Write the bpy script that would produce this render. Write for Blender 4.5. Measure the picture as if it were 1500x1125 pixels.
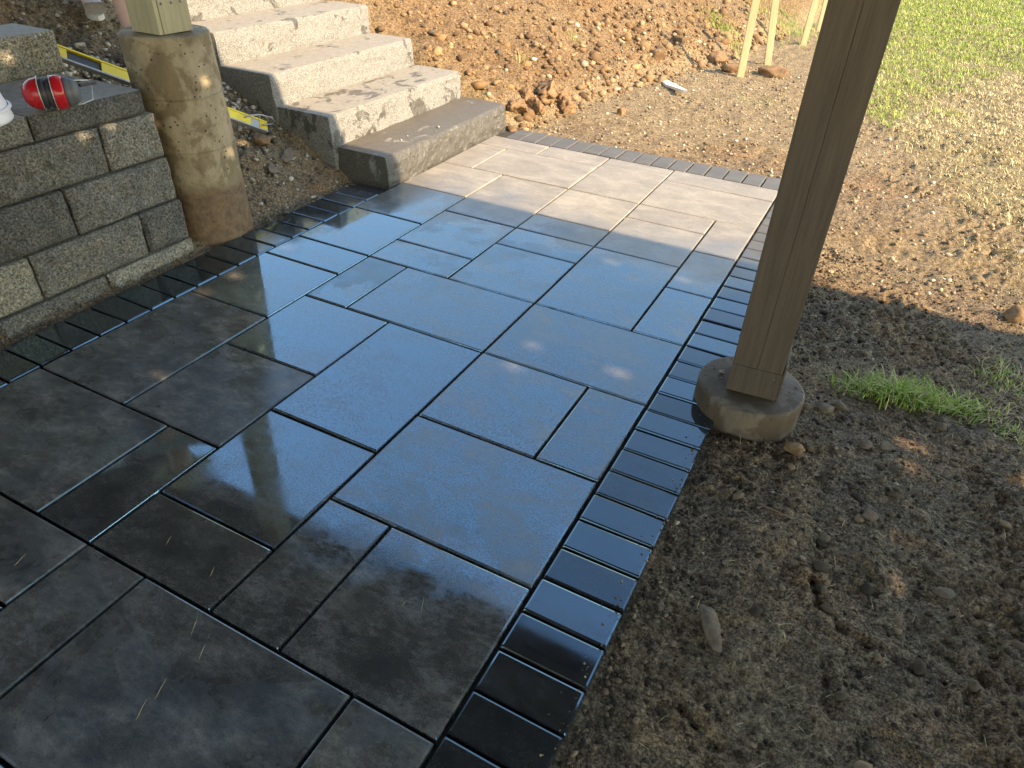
import bpy, bmesh, math, random
import numpy as np
from mathutils import Vector, Matrix, Quaternion
random.seed(7); rng = np.random.default_rng(11)
for o in list(bpy.data.objects): bpy.data.objects.remove(o)
scene = bpy.context.scene
COL = scene.collection
R = math.radians

# ------------------------------------------------------------------ camera
CAMZ = 1.28
cam = bpy.data.cameras.new('camera'); camo = bpy.data.objects.new('camera', cam); COL.objects.link(camo)
cam.sensor_width = 36.0; cam.lens = 1025.63/1500*36.0; cam.clip_start = 0.02; cam.clip_end = 500
CR = Matrix(((0.88330657, -0.29787354, 0.36199566), (0.46761955, 0.50517968, -0.72534505), (0.03318825, 0.8099783, 0.58552002)))
M = CR.to_4x4(); M.translation = Vector((0, 0, CAMZ)); camo.matrix_world = M
scene.camera = camo
# ------------------------------------------------------------------ light
EL, AZ = R(33.0), R(-8.0)               # sun from the right, a little behind the deck
SUN = Vector((math.cos(AZ)*math.cos(EL), math.sin(AZ)*math.cos(EL), math.sin(EL)))
world = bpy.data.worlds.new('World'); scene.world = world; world.use_nodes = True
wn = world.node_tree; wn.nodes.clear()
sky = wn.nodes.new('ShaderNodeTexSky'); sky.sky_type = 'NISHITA'; sky.sun_disc = False
sky.sun_elevation = EL; sky.sun_rotation = math.pi/2 - AZ
sky.altitude = 0; sky.air_density = 1.5; sky.dust_density = 0.0; sky.ozone_density = 5.0
bg = wn.nodes.new('ShaderNodeBackground'); bg.inputs[1].default_value = 0.15
wo = wn.nodes.new('ShaderNodeOutputWorld')
wn.links.new(sky.outputs[0], bg.inputs[0]); wn.links.new(bg.outputs[0], wo.inputs[0])
sl = bpy.data.lights.new('sun', 'SUN'); sl.energy = 2.95; sl.angle = R(0.53); sl.color = (1.0, 0.94, 0.81)
so = bpy.data.objects.new('sun', sl); COL.objects.link(so); so.rotation_euler = SUN.to_track_quat('Z', 'Y').to_euler(); so.location = SUN*20
vs = scene.view_settings
vs.view_transform = 'Standard'; vs.look = 'None'; vs.gamma = 1.0; vs.use_curve_mapping = False; vs.exposure = 1.85
vs.use_white_balance = True; vs.white_balance_temperature = 9200; vs.white_balance_tint = 18
scene.render.engine = 'CYCLES'
scene.cycles.max_bounces = 4; scene.cycles.diffuse_bounces = 3; scene.cycles.glossy_bounces = 2; scene.cycles.transmission_bounces = 1

# ------------------------------------------------------------------ helpers
def tag(o, label=None, cat=None, group=None, kind=None):
    if label: o['label'] = label
    if cat: o['category'] = cat
    if group: o['group'] = group
    if kind: o['kind'] = kind
    return o
def empty(name, loc=(0, 0, 0), rz=0.0):
    o = bpy.data.objects.new(name, None); COL.objects.link(o); o.location = loc; o.rotation_euler = (0, 0, rz); o.empty_display_size = 0.1
    return o
def meshobj(name, verts, faces, mat=None, parent=None, smooth=False):
    me = bpy.data.meshes.new(name); me.from_pydata([tuple(v) for v in verts], [], [tuple(f) for f in faces]); me.update()
    return linkme(name, me, mat, parent, smooth)
def linkme(name, me, mat=None, parent=None, smooth=False):
    if mat and not me.materials: me.materials.append(mat)
    if smooth: me.polygons.foreach_set('use_smooth', [True]*len(me.polygons))
    o = bpy.data.objects.new(name, me); COL.objects.link(o)
    if parent: o.parent = parent
    return o
def fastmesh(name, V, F, mat, smooth=False):
    """V (n,3), F (m,k) numpy"""
    me = bpy.data.meshes.new(name); k = F.shape[1]
    me.vertices.add(len(V)); me.vertices.foreach_set('co', V.astype(np.float32).ravel())
    me.loops.add(F.size); me.loops.foreach_set('vertex_index', F.astype(np.int32).ravel())
    me.polygons.add(len(F)); me.polygons.foreach_set('loop_start', np.arange(0, F.size, k, dtype=np.int32))
    me.polygons.foreach_set('loop_total', np.full(len(F), k, dtype=np.int32))
    if smooth: me.polygons.foreach_set('use_smooth', np.ones(len(F), dtype=bool))
    me.update(calc_edges=True); me.validate()
    if mat: me.materials.append(mat)
    return me
def bmobj(name, bm, mat=None, parent=None, smooth=False):
    me = bpy.data.meshes.new(name); bm.to_mesh(me); bm.free()
    return linkme(name, me, mat, parent, smooth)
def bm_box(bm, c, s, rot=None):
    r = bmesh.ops.create_cube(bm, size=1.0); vs_ = r['verts']
    for v in vs_:
        p = Vector((v.co.x*s[0], v.co.y*s[1], v.co.z*s[2]))
        if rot is not None: p = rot @ p
        v.co = p + Vector(c)
    return vs_
def box(name, c, s, mat, parent=None, bev=0.0, rot=None, seg=2):
    bm = bmesh.new(); bm_box(bm, c, s, rot)
    if bev > 0: bmesh.ops.bevel(bm, geom=list(bm.edges), offset=bev, segments=seg, affect='EDGES', profile=0.6)
    return bmobj(name, bm, mat, parent)
def tube(name, pts, rad, mat, parent=None, n=8, closed=False):
    V, F = [], []; pts = [Vector(p) for p in pts]; m = len(pts)
    rads = rad if isinstance(rad, (list, tuple)) else [rad]*m
    up = Vector((0.13, 0.21, 0.97)).normalized()
    for i, p in enumerate(pts):
        t = (pts[min(i+1, m-1)] - pts[max(i-1, 0)]).normalized()
        a = t.cross(up); a = a.normalized() if a.length > 1e-4 else Vector((1, 0, 0)); b = t.cross(a)
        for k in range(n):
            th = 2*math.pi*k/n; V.append(p + a*math.cos(th)*rads[i] + b*math.sin(th)*rads[i])
    for i in range(m-1):
        for k in range(n): F.append((i*n+k, i*n+(k+1) % n, (i+1)*n+(k+1) % n, (i+1)*n+k))
    F.append(tuple(range(n))[::-1]); F.append(tuple((m-1)*n+k for k in range(n)))
    return meshobj(name, V, F, mat, parent, True)
def lathe(name, prof, mat, parent=None, n=32, axis=None, origin=(0, 0, 0), cap=True):
    """prof = [(r, h)], around local z then rotated so z -> axis"""
    q = Vector(axis).to_track_quat('Z', 'Y') if axis else Quaternion()
    V, F = [], []
    for r, h in prof:
        for k in range(n):
            th = 2*math.pi*k/n; V.append(q @ Vector((r*math.cos(th), r*math.sin(th), h)) + Vector(origin))
    for i in range(len(prof)-1):
        for k in range(n): F.append((i*n+k, i*n+(k+1) % n, (i+1)*n+(k+1) % n, (i+1)*n+k))
    if cap:
        F.append(tuple(range(n))[::-1]); F.append(tuple((len(prof)-1)*n+k for k in range(n)))
    return meshobj(name, V, F, mat, parent, True)
_T = rng.random((8, 256, 256))
def vn(x, y, s, k=0):
    X, Y = np.asarray(x)*s+37.3*k, np.asarray(y)*s+11.7*k
    xi, yi = np.floor(X).astype(int), np.floor(Y).astype(int); fx, fy = X-xi, Y-yi
    fx = fx*fx*fx*(fx*(fx*6-15)+10); fy = fy*fy*fy*(fy*(fy*6-15)+10); T = _T[k % 8]
    a, b, c, d = T[xi & 255, yi & 255], T[(xi+1) & 255, yi & 255], T[xi & 255, (yi+1) & 255], T[(xi+1) & 255, (yi+1) & 255]
    return (a*(1-fx)+b*fx)*(1-fy)+(c*(1-fx)+d*fx)*fy
def fbm(x, y, s, o=4, k=0, g=0.5):
    t, a, n = 0, 1, 0
    for i in range(o): t = t+a*(vn(x, y, s*2.03**i, k+i)-0.5)*2; n += a; a *= g
    return t/n
def sst(a, b, x):
    t = np.clip((np.asarray(x, float)-a)/(b-a), 0, 1); return t*t*(3-2*t)

# ------------------------------------------------------------------ materials
class NT:
    def __init__(s, name):
        s.m = bpy.data.materials.new(name); s.m.use_nodes = True; s.t = s.m.node_tree; s.t.nodes.clear()
        s.out = s.t.nodes.new('ShaderNodeOutputMaterial'); s.b = s.t.nodes.new('ShaderNodeBsdfPrincipled')
        s.t.links.new(s.b.outputs[0], s.out.inputs[0])
    def n(s, t, **k):
        nd = s.t.nodes.new(t)
        for a, v in k.items(): setattr(nd, a, v)
        return nd
    def l(s, a, b): s.t.links.new(a, b)
    def geo(s): return s.n('ShaderNodeNewGeometry').outputs['Position']
    def obc(s): return s.n('ShaderNodeTexCoord').outputs['Object']
    def mapv(s, v, sc=(1, 1, 1), loc=(0, 0, 0)):
        nd = s.n('ShaderNodeMapping'); nd.inputs['Scale'].default_value = sc; nd.inputs['Location'].default_value = loc; s.l(v, nd.inputs[0]); return nd.outputs[0]
    def noise(s, v, sc, det=4, rough=0.6, dist=0.0):
        nd = s.n('ShaderNodeTexNoise'); nd.inputs['Scale'].default_value = sc; nd.inputs['Detail'].default_value = det
        nd.inputs['Roughness'].default_value = rough; nd.inputs['Distortion'].default_value = dist
        if v is not None: s.l(v, nd.inputs['Vector'])
        return nd.outputs['Fac']
    def vor(s, v, sc, feat='F1', out='Distance'):
        nd = s.n('ShaderNodeTexVoronoi', feature=feat); nd.inputs['Scale'].default_value = sc; s.l(v, nd.inputs['Vector']); return nd.outputs[out]
    def ramp(s, f, st):
        nd = s.n('ShaderNodeValToRGB'); e = nd.color_ramp.elements
        while len(e) < len(st): e.new(0.5)
        for i, (p, c) in enumerate(st): e[i].position = p; e[i].color = (*c, 1) if len(c) == 3 else c
        s.l(f, nd.inputs[0]); return nd.outputs[0]
    def rng(s, f, a, b, c, d):
        nd = s.n('ShaderNodeMapRange'); nd.inputs[1].default_value = a; nd.inputs[2].default_value = b; nd.inputs[3].default_value = c; nd.inputs[4].default_value = d
        s.l(f, nd.inputs[0]); return nd.outputs[0]
    def math(s, op, a, b=None, c=None):
        nd = s.n('ShaderNodeMath', operation=op)
        for i, v in enumerate((a, b, c)):
            if v is None: continue
            if isinstance(v, (int, float)): nd.inputs[i].default_value = v
            else: s.l(v, nd.inputs[i])
        return nd.outputs[0]
    def mix(s, f, a, b, mode='MIX'):
        nd = s.n('ShaderNodeMix', data_type='RGBA', blend_type=mode)
        for i, v in ((0, f), (6, a), (7, b)):
            if isinstance(v, (int, float)): nd.inputs[i].default_value = v
            elif isinstance(v, (tuple, list)): nd.inputs[i].default_value = (*v, 1)
            else: s.l(v, nd.inputs[i])
        return nd.outputs[2]
    def bump(s, h, st=0.5, d=0.01, nrm=None):
        nd = s.n('ShaderNodeBump'); nd.inputs['Strength'].default_value = st; nd.inputs['Distance'].default_value = d; s.l(h, nd.inputs['Height'])
        if nrm is not None: s.l(nrm, nd.inputs['Normal'])
        return nd.outputs[0]
    def sep(s, v, i):
        nd = s.n('ShaderNodeSeparateXYZ'); s.l(v, nd.inputs[0]); return nd.outputs[i]
    def set(s, k, v):
        if isinstance(v, (int, float)): s.b.inputs[k].default_value = v
        elif isinstance(v, tuple): s.b.inputs[k].default_value = (*v, 1)
        else: s.l(v, s.b.inputs[k])
    def rand(s): return s.n('ShaderNodeObjectInfo').outputs['Random']
    def attr(s, n): return s.n('ShaderNodeAttribute', attribute_name=n)

def simple(name, col, rough=0.6, var=0.12, sc=30, bump=0.15, metal=0.0, dist=0.002):
    t = NT(name); v = t.obc(); f = t.noise(v, sc, 5)
    t.set('Base Color', t.ramp(f, [(0.25, tuple(c*(1-var*1.6) for c in col)), (0.75, tuple(min(1, c*(1+var)) for c in col))]))
    t.set('Roughness', t.rng(t.noise(v, sc*0.6, 3), 0.3, 0.7, max(0.02, rough-0.1), min(1, rough+0.1))); t.set('Metallic', metal)
    if bump: t.set('Normal', t.bump(t.noise(v, sc*4, 4), bump, dist))
    return t.m

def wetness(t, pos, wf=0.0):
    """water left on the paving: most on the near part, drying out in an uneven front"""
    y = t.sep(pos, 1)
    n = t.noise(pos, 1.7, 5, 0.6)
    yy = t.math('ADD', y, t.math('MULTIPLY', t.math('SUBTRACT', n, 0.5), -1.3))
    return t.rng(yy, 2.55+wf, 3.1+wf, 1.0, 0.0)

WETIOR = 4.0
def slab_material(name, light, dark, wetk, border=False):
    """object colour of each paver: red = roughness of its water film, green = how much film, blue = how dried and chalky"""
    t = NT(name); pos = t.geo(); oi = t.n('ShaderNodeObjectInfo'); r = oi.outputs['Random']
    sc = t.n('ShaderNodeSeparateColor'); t.l(oi.outputs['Color'], sc.inputs[0]); frough, fcov, fdry = sc.outputs
    off = t.n('ShaderNodeCombineXYZ'); t.l(t.math('MULTIPLY', r, 19.0), off.inputs[0]); t.l(t.math('MULTIPLY', r, 7.0), off.inputs[1])
    va = t.n('ShaderNodeVectorMath', operation='ADD'); t.l(pos, va.inputs[0]); t.l(off.outputs[0], va.inputs[1]); pv = va.outputs[0]
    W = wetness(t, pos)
    blot = t.noise(t.mapv(pv, (2.4, 4.4, 1)), 1.7, 5, 0.68, 0.7)
    cloud = t.noise(t.mapv(pv, (1.0, 1.5, 1)), 9.0, 5, 0.72, 0.5)
    fine = t.noise(t.mapv(pv, (16, 30, 10)), 3.0, 3, 0.7)
    spk = t.noise(pv, 330, 3, 0.7)
    tone = t.math('ADD', t.math('MULTIPLY', blot, 0.34), t.math('ADD', t.math('MULTIPLY', cloud, 0.22), t.math('ADD', t.math('MULTIPLY', fine, 0.18), t.math('MULTIPLY', spk, 0.26))))
    col = t.ramp(tone, [(0.425, dark), (0.5, tuple((a+b)/2*0.92 for a, b in zip(light, dark))), (0.575, light)])
    col = t.mix(1.0, col, t.ramp(r, [(0, (0.84, 0.84, 0.86)), (0.5, (1, 0.99, 0.97)), (1, (1.08, 1.05, 1.0))]), 'MULTIPLY')
    chalk = t.ramp(t.noise(t.mapv(pv, (1.0, 1.6, 1)), 8.0, 7, 0.80, 0.15), [(0.44, (0,)*3), (0.62, (1,)*3)])
    chalk = t.math('MULTIPLY', chalk, t.math('ADD', t.math('MULTIPLY', fdry, 0.9), 0.1))
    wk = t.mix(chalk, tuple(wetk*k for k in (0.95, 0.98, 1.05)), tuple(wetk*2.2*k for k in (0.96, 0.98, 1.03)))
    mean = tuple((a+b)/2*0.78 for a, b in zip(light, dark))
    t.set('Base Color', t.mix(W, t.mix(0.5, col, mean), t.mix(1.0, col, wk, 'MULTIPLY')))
    # water film: pools lie smooth, thin film is satin
    pool = t.noise(pv, 3.2, 5, 0.66, 0.3)
    film = t.math('MULTIPLY', frough, t.ramp(pool, [(0.40, (0.28,)*3), (0.485, (0.40,)*3), (0.515, (0.85,)*3), (0.62, (1.0,)*3)]))
    film = t.math('ADD', film, t.math('MULTIPLY', chalk, 0.14))
    cov = t.math('MULTIPLY', t.math('MULTIPLY', W, fcov), t.rng(chalk, 0.0, 1.0, 1.0, 0.55))
    if not border:
        grain = t.ramp(t.noise(pv, 260, 3, 0.7), [(0.38, (0.30,)*3), (0.53, (1.0,)*3)])
        cov = t.math('MULTIPLY', t.math('MULTIPLY', cov, grain), t.ramp(tone, [(0.425, (1.0,)*3), (0.5, (0.86,)*3), (0.575, (0.58,)*3)]))
    t.set('Roughness', t.mix(W, (0.62,)*3, film)); t.set('IOR', t.rng(cov, 0.0, 1.0, 1.45, WETIOR))
    t.set('Specular Tint', t.mix(W, (1.0, 1.0, 1.0), (0.38, 0.76, 1.0)))  # sky blue put into the wet film's reflection colour
    drop = t.vor(t.mapv(pv, (1, 1, 1)), 130)
    dm = t.ramp(drop, [(0.06, (1,)*3), (0.2, (0,)*3)])
    msk = t.ramp(t.noise(pv, 5.0, 2), [(0.52, (0,)*3), (0.62, (1,)*3)])
    h = t.math('ADD', t.math('MULTIPLY', spk, 0.25), t.math('MULTIPLY', dm, t.math('MULTIPLY', msk, 0.8)))
    nb = t.bump(h, 0.16, 0.0012)
    nd_ = t.n('ShaderNodeMix', data_type='VECTOR'); t.l(W, nd_.inputs[0]); t.l(nb, nd_.inputs[4]); t.l(t.bump(h, 0.03, 0.0012, t.bump(t.noise(pv, 3.0, 2, 0.4), 0.06, 0.01)), nd_.inputs[5])
    t.set('Normal', nd_.outputs[1])
    return t.m

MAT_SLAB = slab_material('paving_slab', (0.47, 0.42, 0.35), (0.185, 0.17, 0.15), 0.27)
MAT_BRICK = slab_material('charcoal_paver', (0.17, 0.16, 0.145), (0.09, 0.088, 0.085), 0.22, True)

def mat_bedding():
    t = NT('joint_sand'); p = t.geo(); t.set('Base Color', t.ramp(t.noise(p, 240, 4), [(0.3, (0.02, 0.019, 0.017)), (0.7, (0.075, 0.068, 0.058))])); t.set('Roughness', 0.85)
    t.set('Normal', t.bump(t.noise(p, 300, 3), 0.6, 0.003)); return t.m
def mat_soil():
    t = NT('soil'); p = t.geo(); a = t.attr('mask').outputs['Color']
    sepc = t.n('ShaderNodeSeparateColor'); t.l(a, sepc.inputs[0]); clay, damp, grass = sepc.outputs
    n1 = t.noise(p, 9, 4, 0.7); n2 = t.noise(p, 70, 4, 0.75); n3 = t.noise(p, 2.2, 4)
    dry = t.ramp(n2, [(0.38, (0.17, 0.117, 0.064)), (0.5, (0.34, 0.245, 0.138)), (0.64, (0.52, 0.40, 0.235))])
    cl = t.ramp(n2, [(0.38, (0.085, 0.045, 0.02)), (0.5, (0.255, 0.152, 0.073)), (0.64, (0.42, 0.275, 0.145))])
    n4 = t.noise(p, 170, 3, 0.75)
    dk = t.ramp(t.math('ADD', t.math('MULTIPLY', n4, 0.6), t.math('MULTIPLY', n2, 0.4)), [(0.41, (0.035, 0.022, 0.013)), (0.5, (0.22, 0.146, 0.082)), (0.60, (0.54, 0.38, 0.225))])
    dk = t.mix(t.ramp(n3, [(0.45, (0,)*3), (0.66, (1,)*3)]), dk, t.mix(1.0, dk, (1.3, 1.02, 0.78), 'MULTIPLY'))
    gr = t.ramp(n2, [(0.38, (0.16, 0.125, 0.06)), (0.5, (0.33, 0.26, 0.13)), (0.64, (0.5, 0.41, 0.22))])
    c = t.mix(clay, dry, cl); c = t.mix(damp, c, dk); c = t.mix(grass, c, gr)
    c = t.mix(t.ramp(n1, [(0.35, (0.55,)*3), (0.62, (0,)*3)]), c, t.mix(1.0, c, (0.55, 0.52, 0.5), 'MULTIPLY'))
    gl = t.vor(p, 85); c = t.mix(t.ramp(gl, [(0.09, (0.7,)*3), (0.16, (0,)*3)]), c, t.mix(0.5, c, (0.42, 0.37, 0.28)))
    t.set('Base Color', c); t.set('Roughness', t.mix(damp, (0.95,)*3, (0.72,)*3)); t.set('Specular IOR Level', 0.35)
    b1 = t.bump(t.noise(p, 48, 5, 0.8), 1.0, 0.022); b2 = t.bump(t.vor(p, 160), 0.5, 0.004, b1)
    t.set('Normal', b2); return t.m
def mat_granite(name, wet, base=(0.255, 0.248, 0.226)):
    t = NT(name); p = t.geo()
    s = t.noise(p, 190, 3, 0.75); s2 = t.noise(p, 60, 5, 0.7); s3 = t.noise(p, 7, 5, 0.6)
    c = t.ramp(s, [(0.39, (0.06, 0.06, 0.058)), (0.46, tuple(b*0.62 for b in base)), (0.55, base), (0.66, (0.43, 0.415, 0.37))])
    c = t.mix(0.35, c, t.ramp(s2, [(0.3, tuple(b*0.45 for b in base)), (0.7, tuple(b*1.1 for b in base))]))
    nz = t.sep(t.n('ShaderNodeNewGeometry').outputs['Normal'], 2)
    top = t.ramp(nz, [(0.75, (0,)*3), (0.9, (1,)*3)])
    tc = t.ramp(t.noise(p, 30, 6, 0.7), [(0.3, (0.26, 0.225, 0.17)), (0.7, (0.39, 0.345, 0.27))])
    c = t.mix(t.math('MULTIPLY', top, 0.7), c, tc)
    wm = t.noise(t.mapv(p, (4.5, 2.6, 3.0), (3.1, 7.3, 1.7)), 2.6, 6, 0.62, 0.5)
    wf = t.ramp(wm, [(wet[0], (0,)*3), (wet[1], (1,)*3)])
    c = t.mix(wf, c, t.mix(1.0, c, (0.42, 0.40, 0.38), 'MULTIPLY'))
    t.set('Base Color', c); t.set('Roughness', t.mix(wf, (0.85,)*3, (0.5,)*3))
    t.set('Normal', t.bump(t.noise(p, 90, 6, 0.75), 0.55, 0.006)); return t.m
def mat_splitface(name):
    t = NT(name); p = t.geo(); r = t.rand()
    n = t.noise(p, 130, 6, 0.78); n2 = t.noise(p, 14, 5, 0.65)
    c = t.ramp(n, [(0.39, (0.07, 0.064, 0.058)), (0.48, (0.25, 0.23, 0.208)), (0.56, (0.42, 0.39, 0.352)), (0.66, (0.72, 0.68, 0.62))])
    c = t.mix(1.0, c, t.ramp(n2, [(0.3, (0.72, 0.74, 0.74)), (0.7, (1.15, 1.12, 0.98))]), 'MULTIPLY')
    c = t.mix(1.0, c, t.ramp(r, [(0, (0.42, 0.43, 0.44)), (0.45, (0.82, 0.82, 0.80)), (1, (1.3, 1.25, 1.1))]), 'MULTIPLY')
    t.set('Base Color', c); t.set('Roughness', 0.85); t.set('Normal', t.bump(t.noise(p, 70, 7, 0.78), 1.0, 0.014)); return t.m
def mat_ledge():
    t = NT('wall_cap_top'); p = t.geo(); n = t.noise(p, 40, 6, 0.7)
    t.set('Base Color', t.ramp(n, [(0.3, (0.23, 0.205, 0.17)), (0.7, (0.40, 0.36, 0.31))])); t.set('Roughness', 0.8); t.set('Normal', t.bump(t.noise(p, 220, 4), 0.3, 0.003)); return t.m
def mat_concrete(name, a, b, soilband=None):
    t = NT(name); p = t.geo(); n = t.noise(p, 7, 6, 0.65, 0.4); n2 = t.noise(t.mapv(p, (1, 1, 0.4)), 16, 5, 0.7)
    c = t.ramp(n2, [(0.3, a), (0.7, b)])
    c = t.mix(t.ramp(n, [(0.46, (0,)*3), (0.53, (0.8,)*3)]), c, t.mix(1.0, c, (0.5, 0.42, 0.33), 'MULTIPLY'))
    pit = t.vor(t.mapv(p, (1, 1, 1.0)), 42); pm = t.ramp(pit, [(0.13, (1,)*3), (0.20, (0,)*3)])
    sel = t.ramp(t.noise(p, 9, 2), [(0.46, (0,)*3), (0.54, (1,)*3)]); pm = t.math('MULTIPLY', pm, sel)
    c = t.mix(pm, c, (0.045, 0.035, 0.025))
    if soilband:
        z = t.math('ADD', t.sep(p, 2), t.math('MULTIPLY', t.math('SUBTRACT', n, 0.5), 0.22))
        sb = t.rng(z, soilband, soilband+0.05, 1.0, 0.0)
        c = t.mix(sb, c, t.ramp(t.noise(p, 35, 6, 0.75), [(0.3, (0.07, 0.04, 0.022)), (0.7, (0.22, 0.13, 0.065))]))
    t.set('Base Color', c); t.set('Roughness', 0.72)
    h = t.math('SUBTRACT', t.math('MULTIPLY', t.noise(p, 60, 5), 0.3), pm)
    t.set('Normal', t.bump(h, 0.7, 0.006)); return t.m
def mat_wood(name, a, b, axis=2, sc=1.0, rough=0.55):
    t = NT(name); p = t.obc(); s = [26*sc]*3; s[axis] = 1.3*sc
    g = t.noise(t.mapv(p, tuple(s)), 2.2, 6, 0.65, 0.4); g2 = t.noise(t.mapv(p, tuple(k*4 for k in s)), 3, 3, 0.6)
    f = t.math('ADD', t.math('MULTIPLY', g, 0.7), t.math('MULTIPLY', g2, 0.3))
    t.set('Base Color', t.ramp(f, [(0.32, a), (0.5, tuple((x+y)/2 for x, y in zip(a, b))), (0.68, b)])); t.set('Roughness', rough)
    t.set('Normal', t.bump(f, 0.25, 0.003)); return t.m
def mat_attr(name, rough=0.6, trans=0.0):
    t = NT(name); c = t.attr('tint').outputs['Color']; n = t.noise(t.geo(), 60, 3)
    t.set('Base Color', t.mix(1.0, c, t.ramp(n, [(0.3, (0.8,)*3), (0.7, (1.15,)*3)]), 'MULTIPLY')); t.set('Roughness', rough); t.set('Specular IOR Level', 0.3)
    return t.m
def mat_rock(name, a, b, sc=30):
    t = NT(name); p = t.geo(); n = t.noise(p, sc, 6, 0.72)
    t.set('Base Color', t.ramp(n, [(0.3, a), (0.7, b)])); t.set('Roughness', 0.88); t.set('Normal', t.bump(t.noise(p, sc*3, 6, 0.75), 0.7, 0.008)); return t.m

MAT_BED = mat_bedding(); MAT_SOIL = mat_soil()
MAT_GRAN = mat_granite('granite', (0.60, 0.63)); MAT_GRANW = mat_granite('granite_rinsed', (0.30, 0.40)); MAT_GRANM = mat_granite('granite_splashed', (0.545, 0.57))
MAT_SPLIT = mat_splitface('split_face_concrete'); MAT_LEDGE = mat_ledge()
MAT_PIER = mat_concrete('pier_concrete', (0.22, 0.165, 0.095), (0.37, 0.29, 0.18), 0.19)
MAT_FOOT = mat_concrete('footing_concrete', (0.09, 0.066, 0.045), (0.20, 0.155, 0.108))
MAT_POSTBROWN = mat_wood('stained_timber', (0.062, 0.043, 0.029), (0.13, 0.098, 0.07), 2)
MAT_POSTGREEN = mat_wood('treated_timber', (0.13, 0.092, 0.05), (0.26, 0.20, 0.12), 2)
MAT_SKIRT = mat_wood('weathered_trim', (0.26, 0.225, 0.13), (0.40, 0.35, 0.22), 2, 0.7)
MAT_DECK = mat_wood('deck_timber', (0.075, 0.055, 0.038), (0.15, 0.115, 0.08), 0)
MAT_LUMBER = mat_wood('fresh_lumber', (0.44, 0.30, 0.15), (0.66, 0.5, 0.3), 2)
MAT_SCREW = simple('screw_steel', (0.2, 0.18, 0.16), 0.45, metal=0.7, bump=0)
MAT_CLOD = mat_rock('clay_clod', (0.13, 0.07, 0.033), (0.36, 0.215, 0.11), 26)
MAT_STONE = mat_rock('field_stone', (0.10, 0.07, 0.048), (0.25, 0.18, 0.125), 40)
MAT_STONEG = mat_rock('grey_stone', (0.22, 0.2, 0.17), (0.42, 0.38, 0.32), 22)
MAT_GRASS = mat_attr('grass_blades', 0.55); MAT_CRUMB = mat_attr('crumbs', 0.9)

# ------------------------------------------------------------------ terrain
def xfoot(y):
    return np.interp(y, [-60, 3.93, 4.06, 5.6, 7.0, 10, 60], [-2.34, -2.34, -2.07, -1.85, -1.5, -1.15, -1.0])
RUTS = [[(0.157, 1.348), (0.164, 1.282), (0.188, 1.22), (0.238, 1.176), (0.295, 1.16), (0.35, 1.153), (0.39, 1.14)], [(-0.027, 0.833), (0.02, 0.812), (0.065, 0.792), (0.119, 0.779)], [(0.214, 1.087), (0.23, 1.025), (0.246, 0.952)], [(0.25, 1.4), (0.284, 1.361), (0.302, 1.326)]]
def height(x, y, fine=True):
    x = np.asarray(x, float); y = np.asarray(y, float)
    xf = xfoot(y); d = np.maximum(0, xf-x)
    s = 0.5*d; s = np.where(s > 0.8, 0.8+0.42*(1-np.exp(-(s-0.8)/0.42)), s)
    bank = sst(0.0, 0.25, d)
    # fill kept behind the retaining wall
    fill = (0.50+0.16*sst(-2.95, -3.15, x))*sst(-2.5, -2.66, x)*sst(2.02, 1.66, y)
    s = np.maximum(s, fill)
    flat = 1-bank
    z = s - 0.026*flat
    right = sst(-0.2, 0.1, x)
    z = z + right*0.018*fbm(x, y, 1.7, 3, 1) + right*0.05*sst(0.55, 1.1, x)*sst(2.2, 1.2, y)
    if fine:
        edge = np.minimum(np.abs(x+0.185)/0.12, 1); inside = (x > -2.33) & (x < -0.185) & (y < 4.02)
        k = np.where(inside, 0.06, 0.35+0.65*edge)
        k = np.where((y > 4.0) & (x < -0.1), np.minimum(1, 0.3+(y-4.0)*3), k)
        near = fbm(x, y, 9, 5, 2, 0.62); rg = 1-np.abs(fbm(x, y, 14, 4, 3, 0.6))*2
        smoothz = 0.25+1.2*sst(0.40, 0.62, vn(x, y, 2.1, 5)*0.7+vn(x, y, 5.0, 6)*0.3)
        z = z + k*(1-bank)*(0.019*near+(0.004+0.011*smoothz)*(rg-0.5)*0.8+0.0085*fbm(x, y, 38, 3, 1, 0.75)*(0.45+smoothz))
        z = z + bank*(0.085*fbm(x, y, 2.4, 5, 4, 0.66)+0.022*(1-np.abs(fbm(x, y, 7, 4, 6, 0.62))*2.2)+0.014*fbm(x, y, 24, 4, 2, 0.7))
        # scuffed hollow in the sunlit dirt, and a wheel rut
        z = z - 0.02*np.exp(-(((x-0.12)/0.35)**2+((y-3.35)/0.14)**2))*(0.5+vn(x, y, 12, 4))
        for (ax, ay), (bx, by) in [sg for RUT in RUTS for sg in zip(RUT[:-1], RUT[1:])]:
            t = np.clip(((x-ax)*(bx-ax)+(y-ay)*(by-ay))/((bx-ax)**2+(by-ay)**2), 0, 1)
            dd = np.hypot(x-ax-t*(bx-ax), y-ay-t*(by-ay)); w_ = 0.35+0.65*vn(x, y, 14, 3); z = z-0.012*w_*np.exp(-(dd/0.010)**2)+0.008*w_*np.exp(-((dd-0.022)/0.012)**2)
    return z
def h1(x, y): return float(height(np.array([x]), np.array([y]))[0])
def axis(parts):
    o = []
    for a, b, st in parts: o.append(np.arange(a, b-1e-6, st))
    return np.concatenate(o+[np.array([parts[-1][1]])])
gx = axis([(-60, -12, 8), (-12, -6, 0.6), (-6, -4.4, 0.07), (-4.4, -2.2, 0.02), (-2.2, -0.24, 0.022), (-0.24, 1.15, 0.0088), (1.15, 2.2, 0.05), (2.2, 8, 0.4), (8, 60, 8)])
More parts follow.
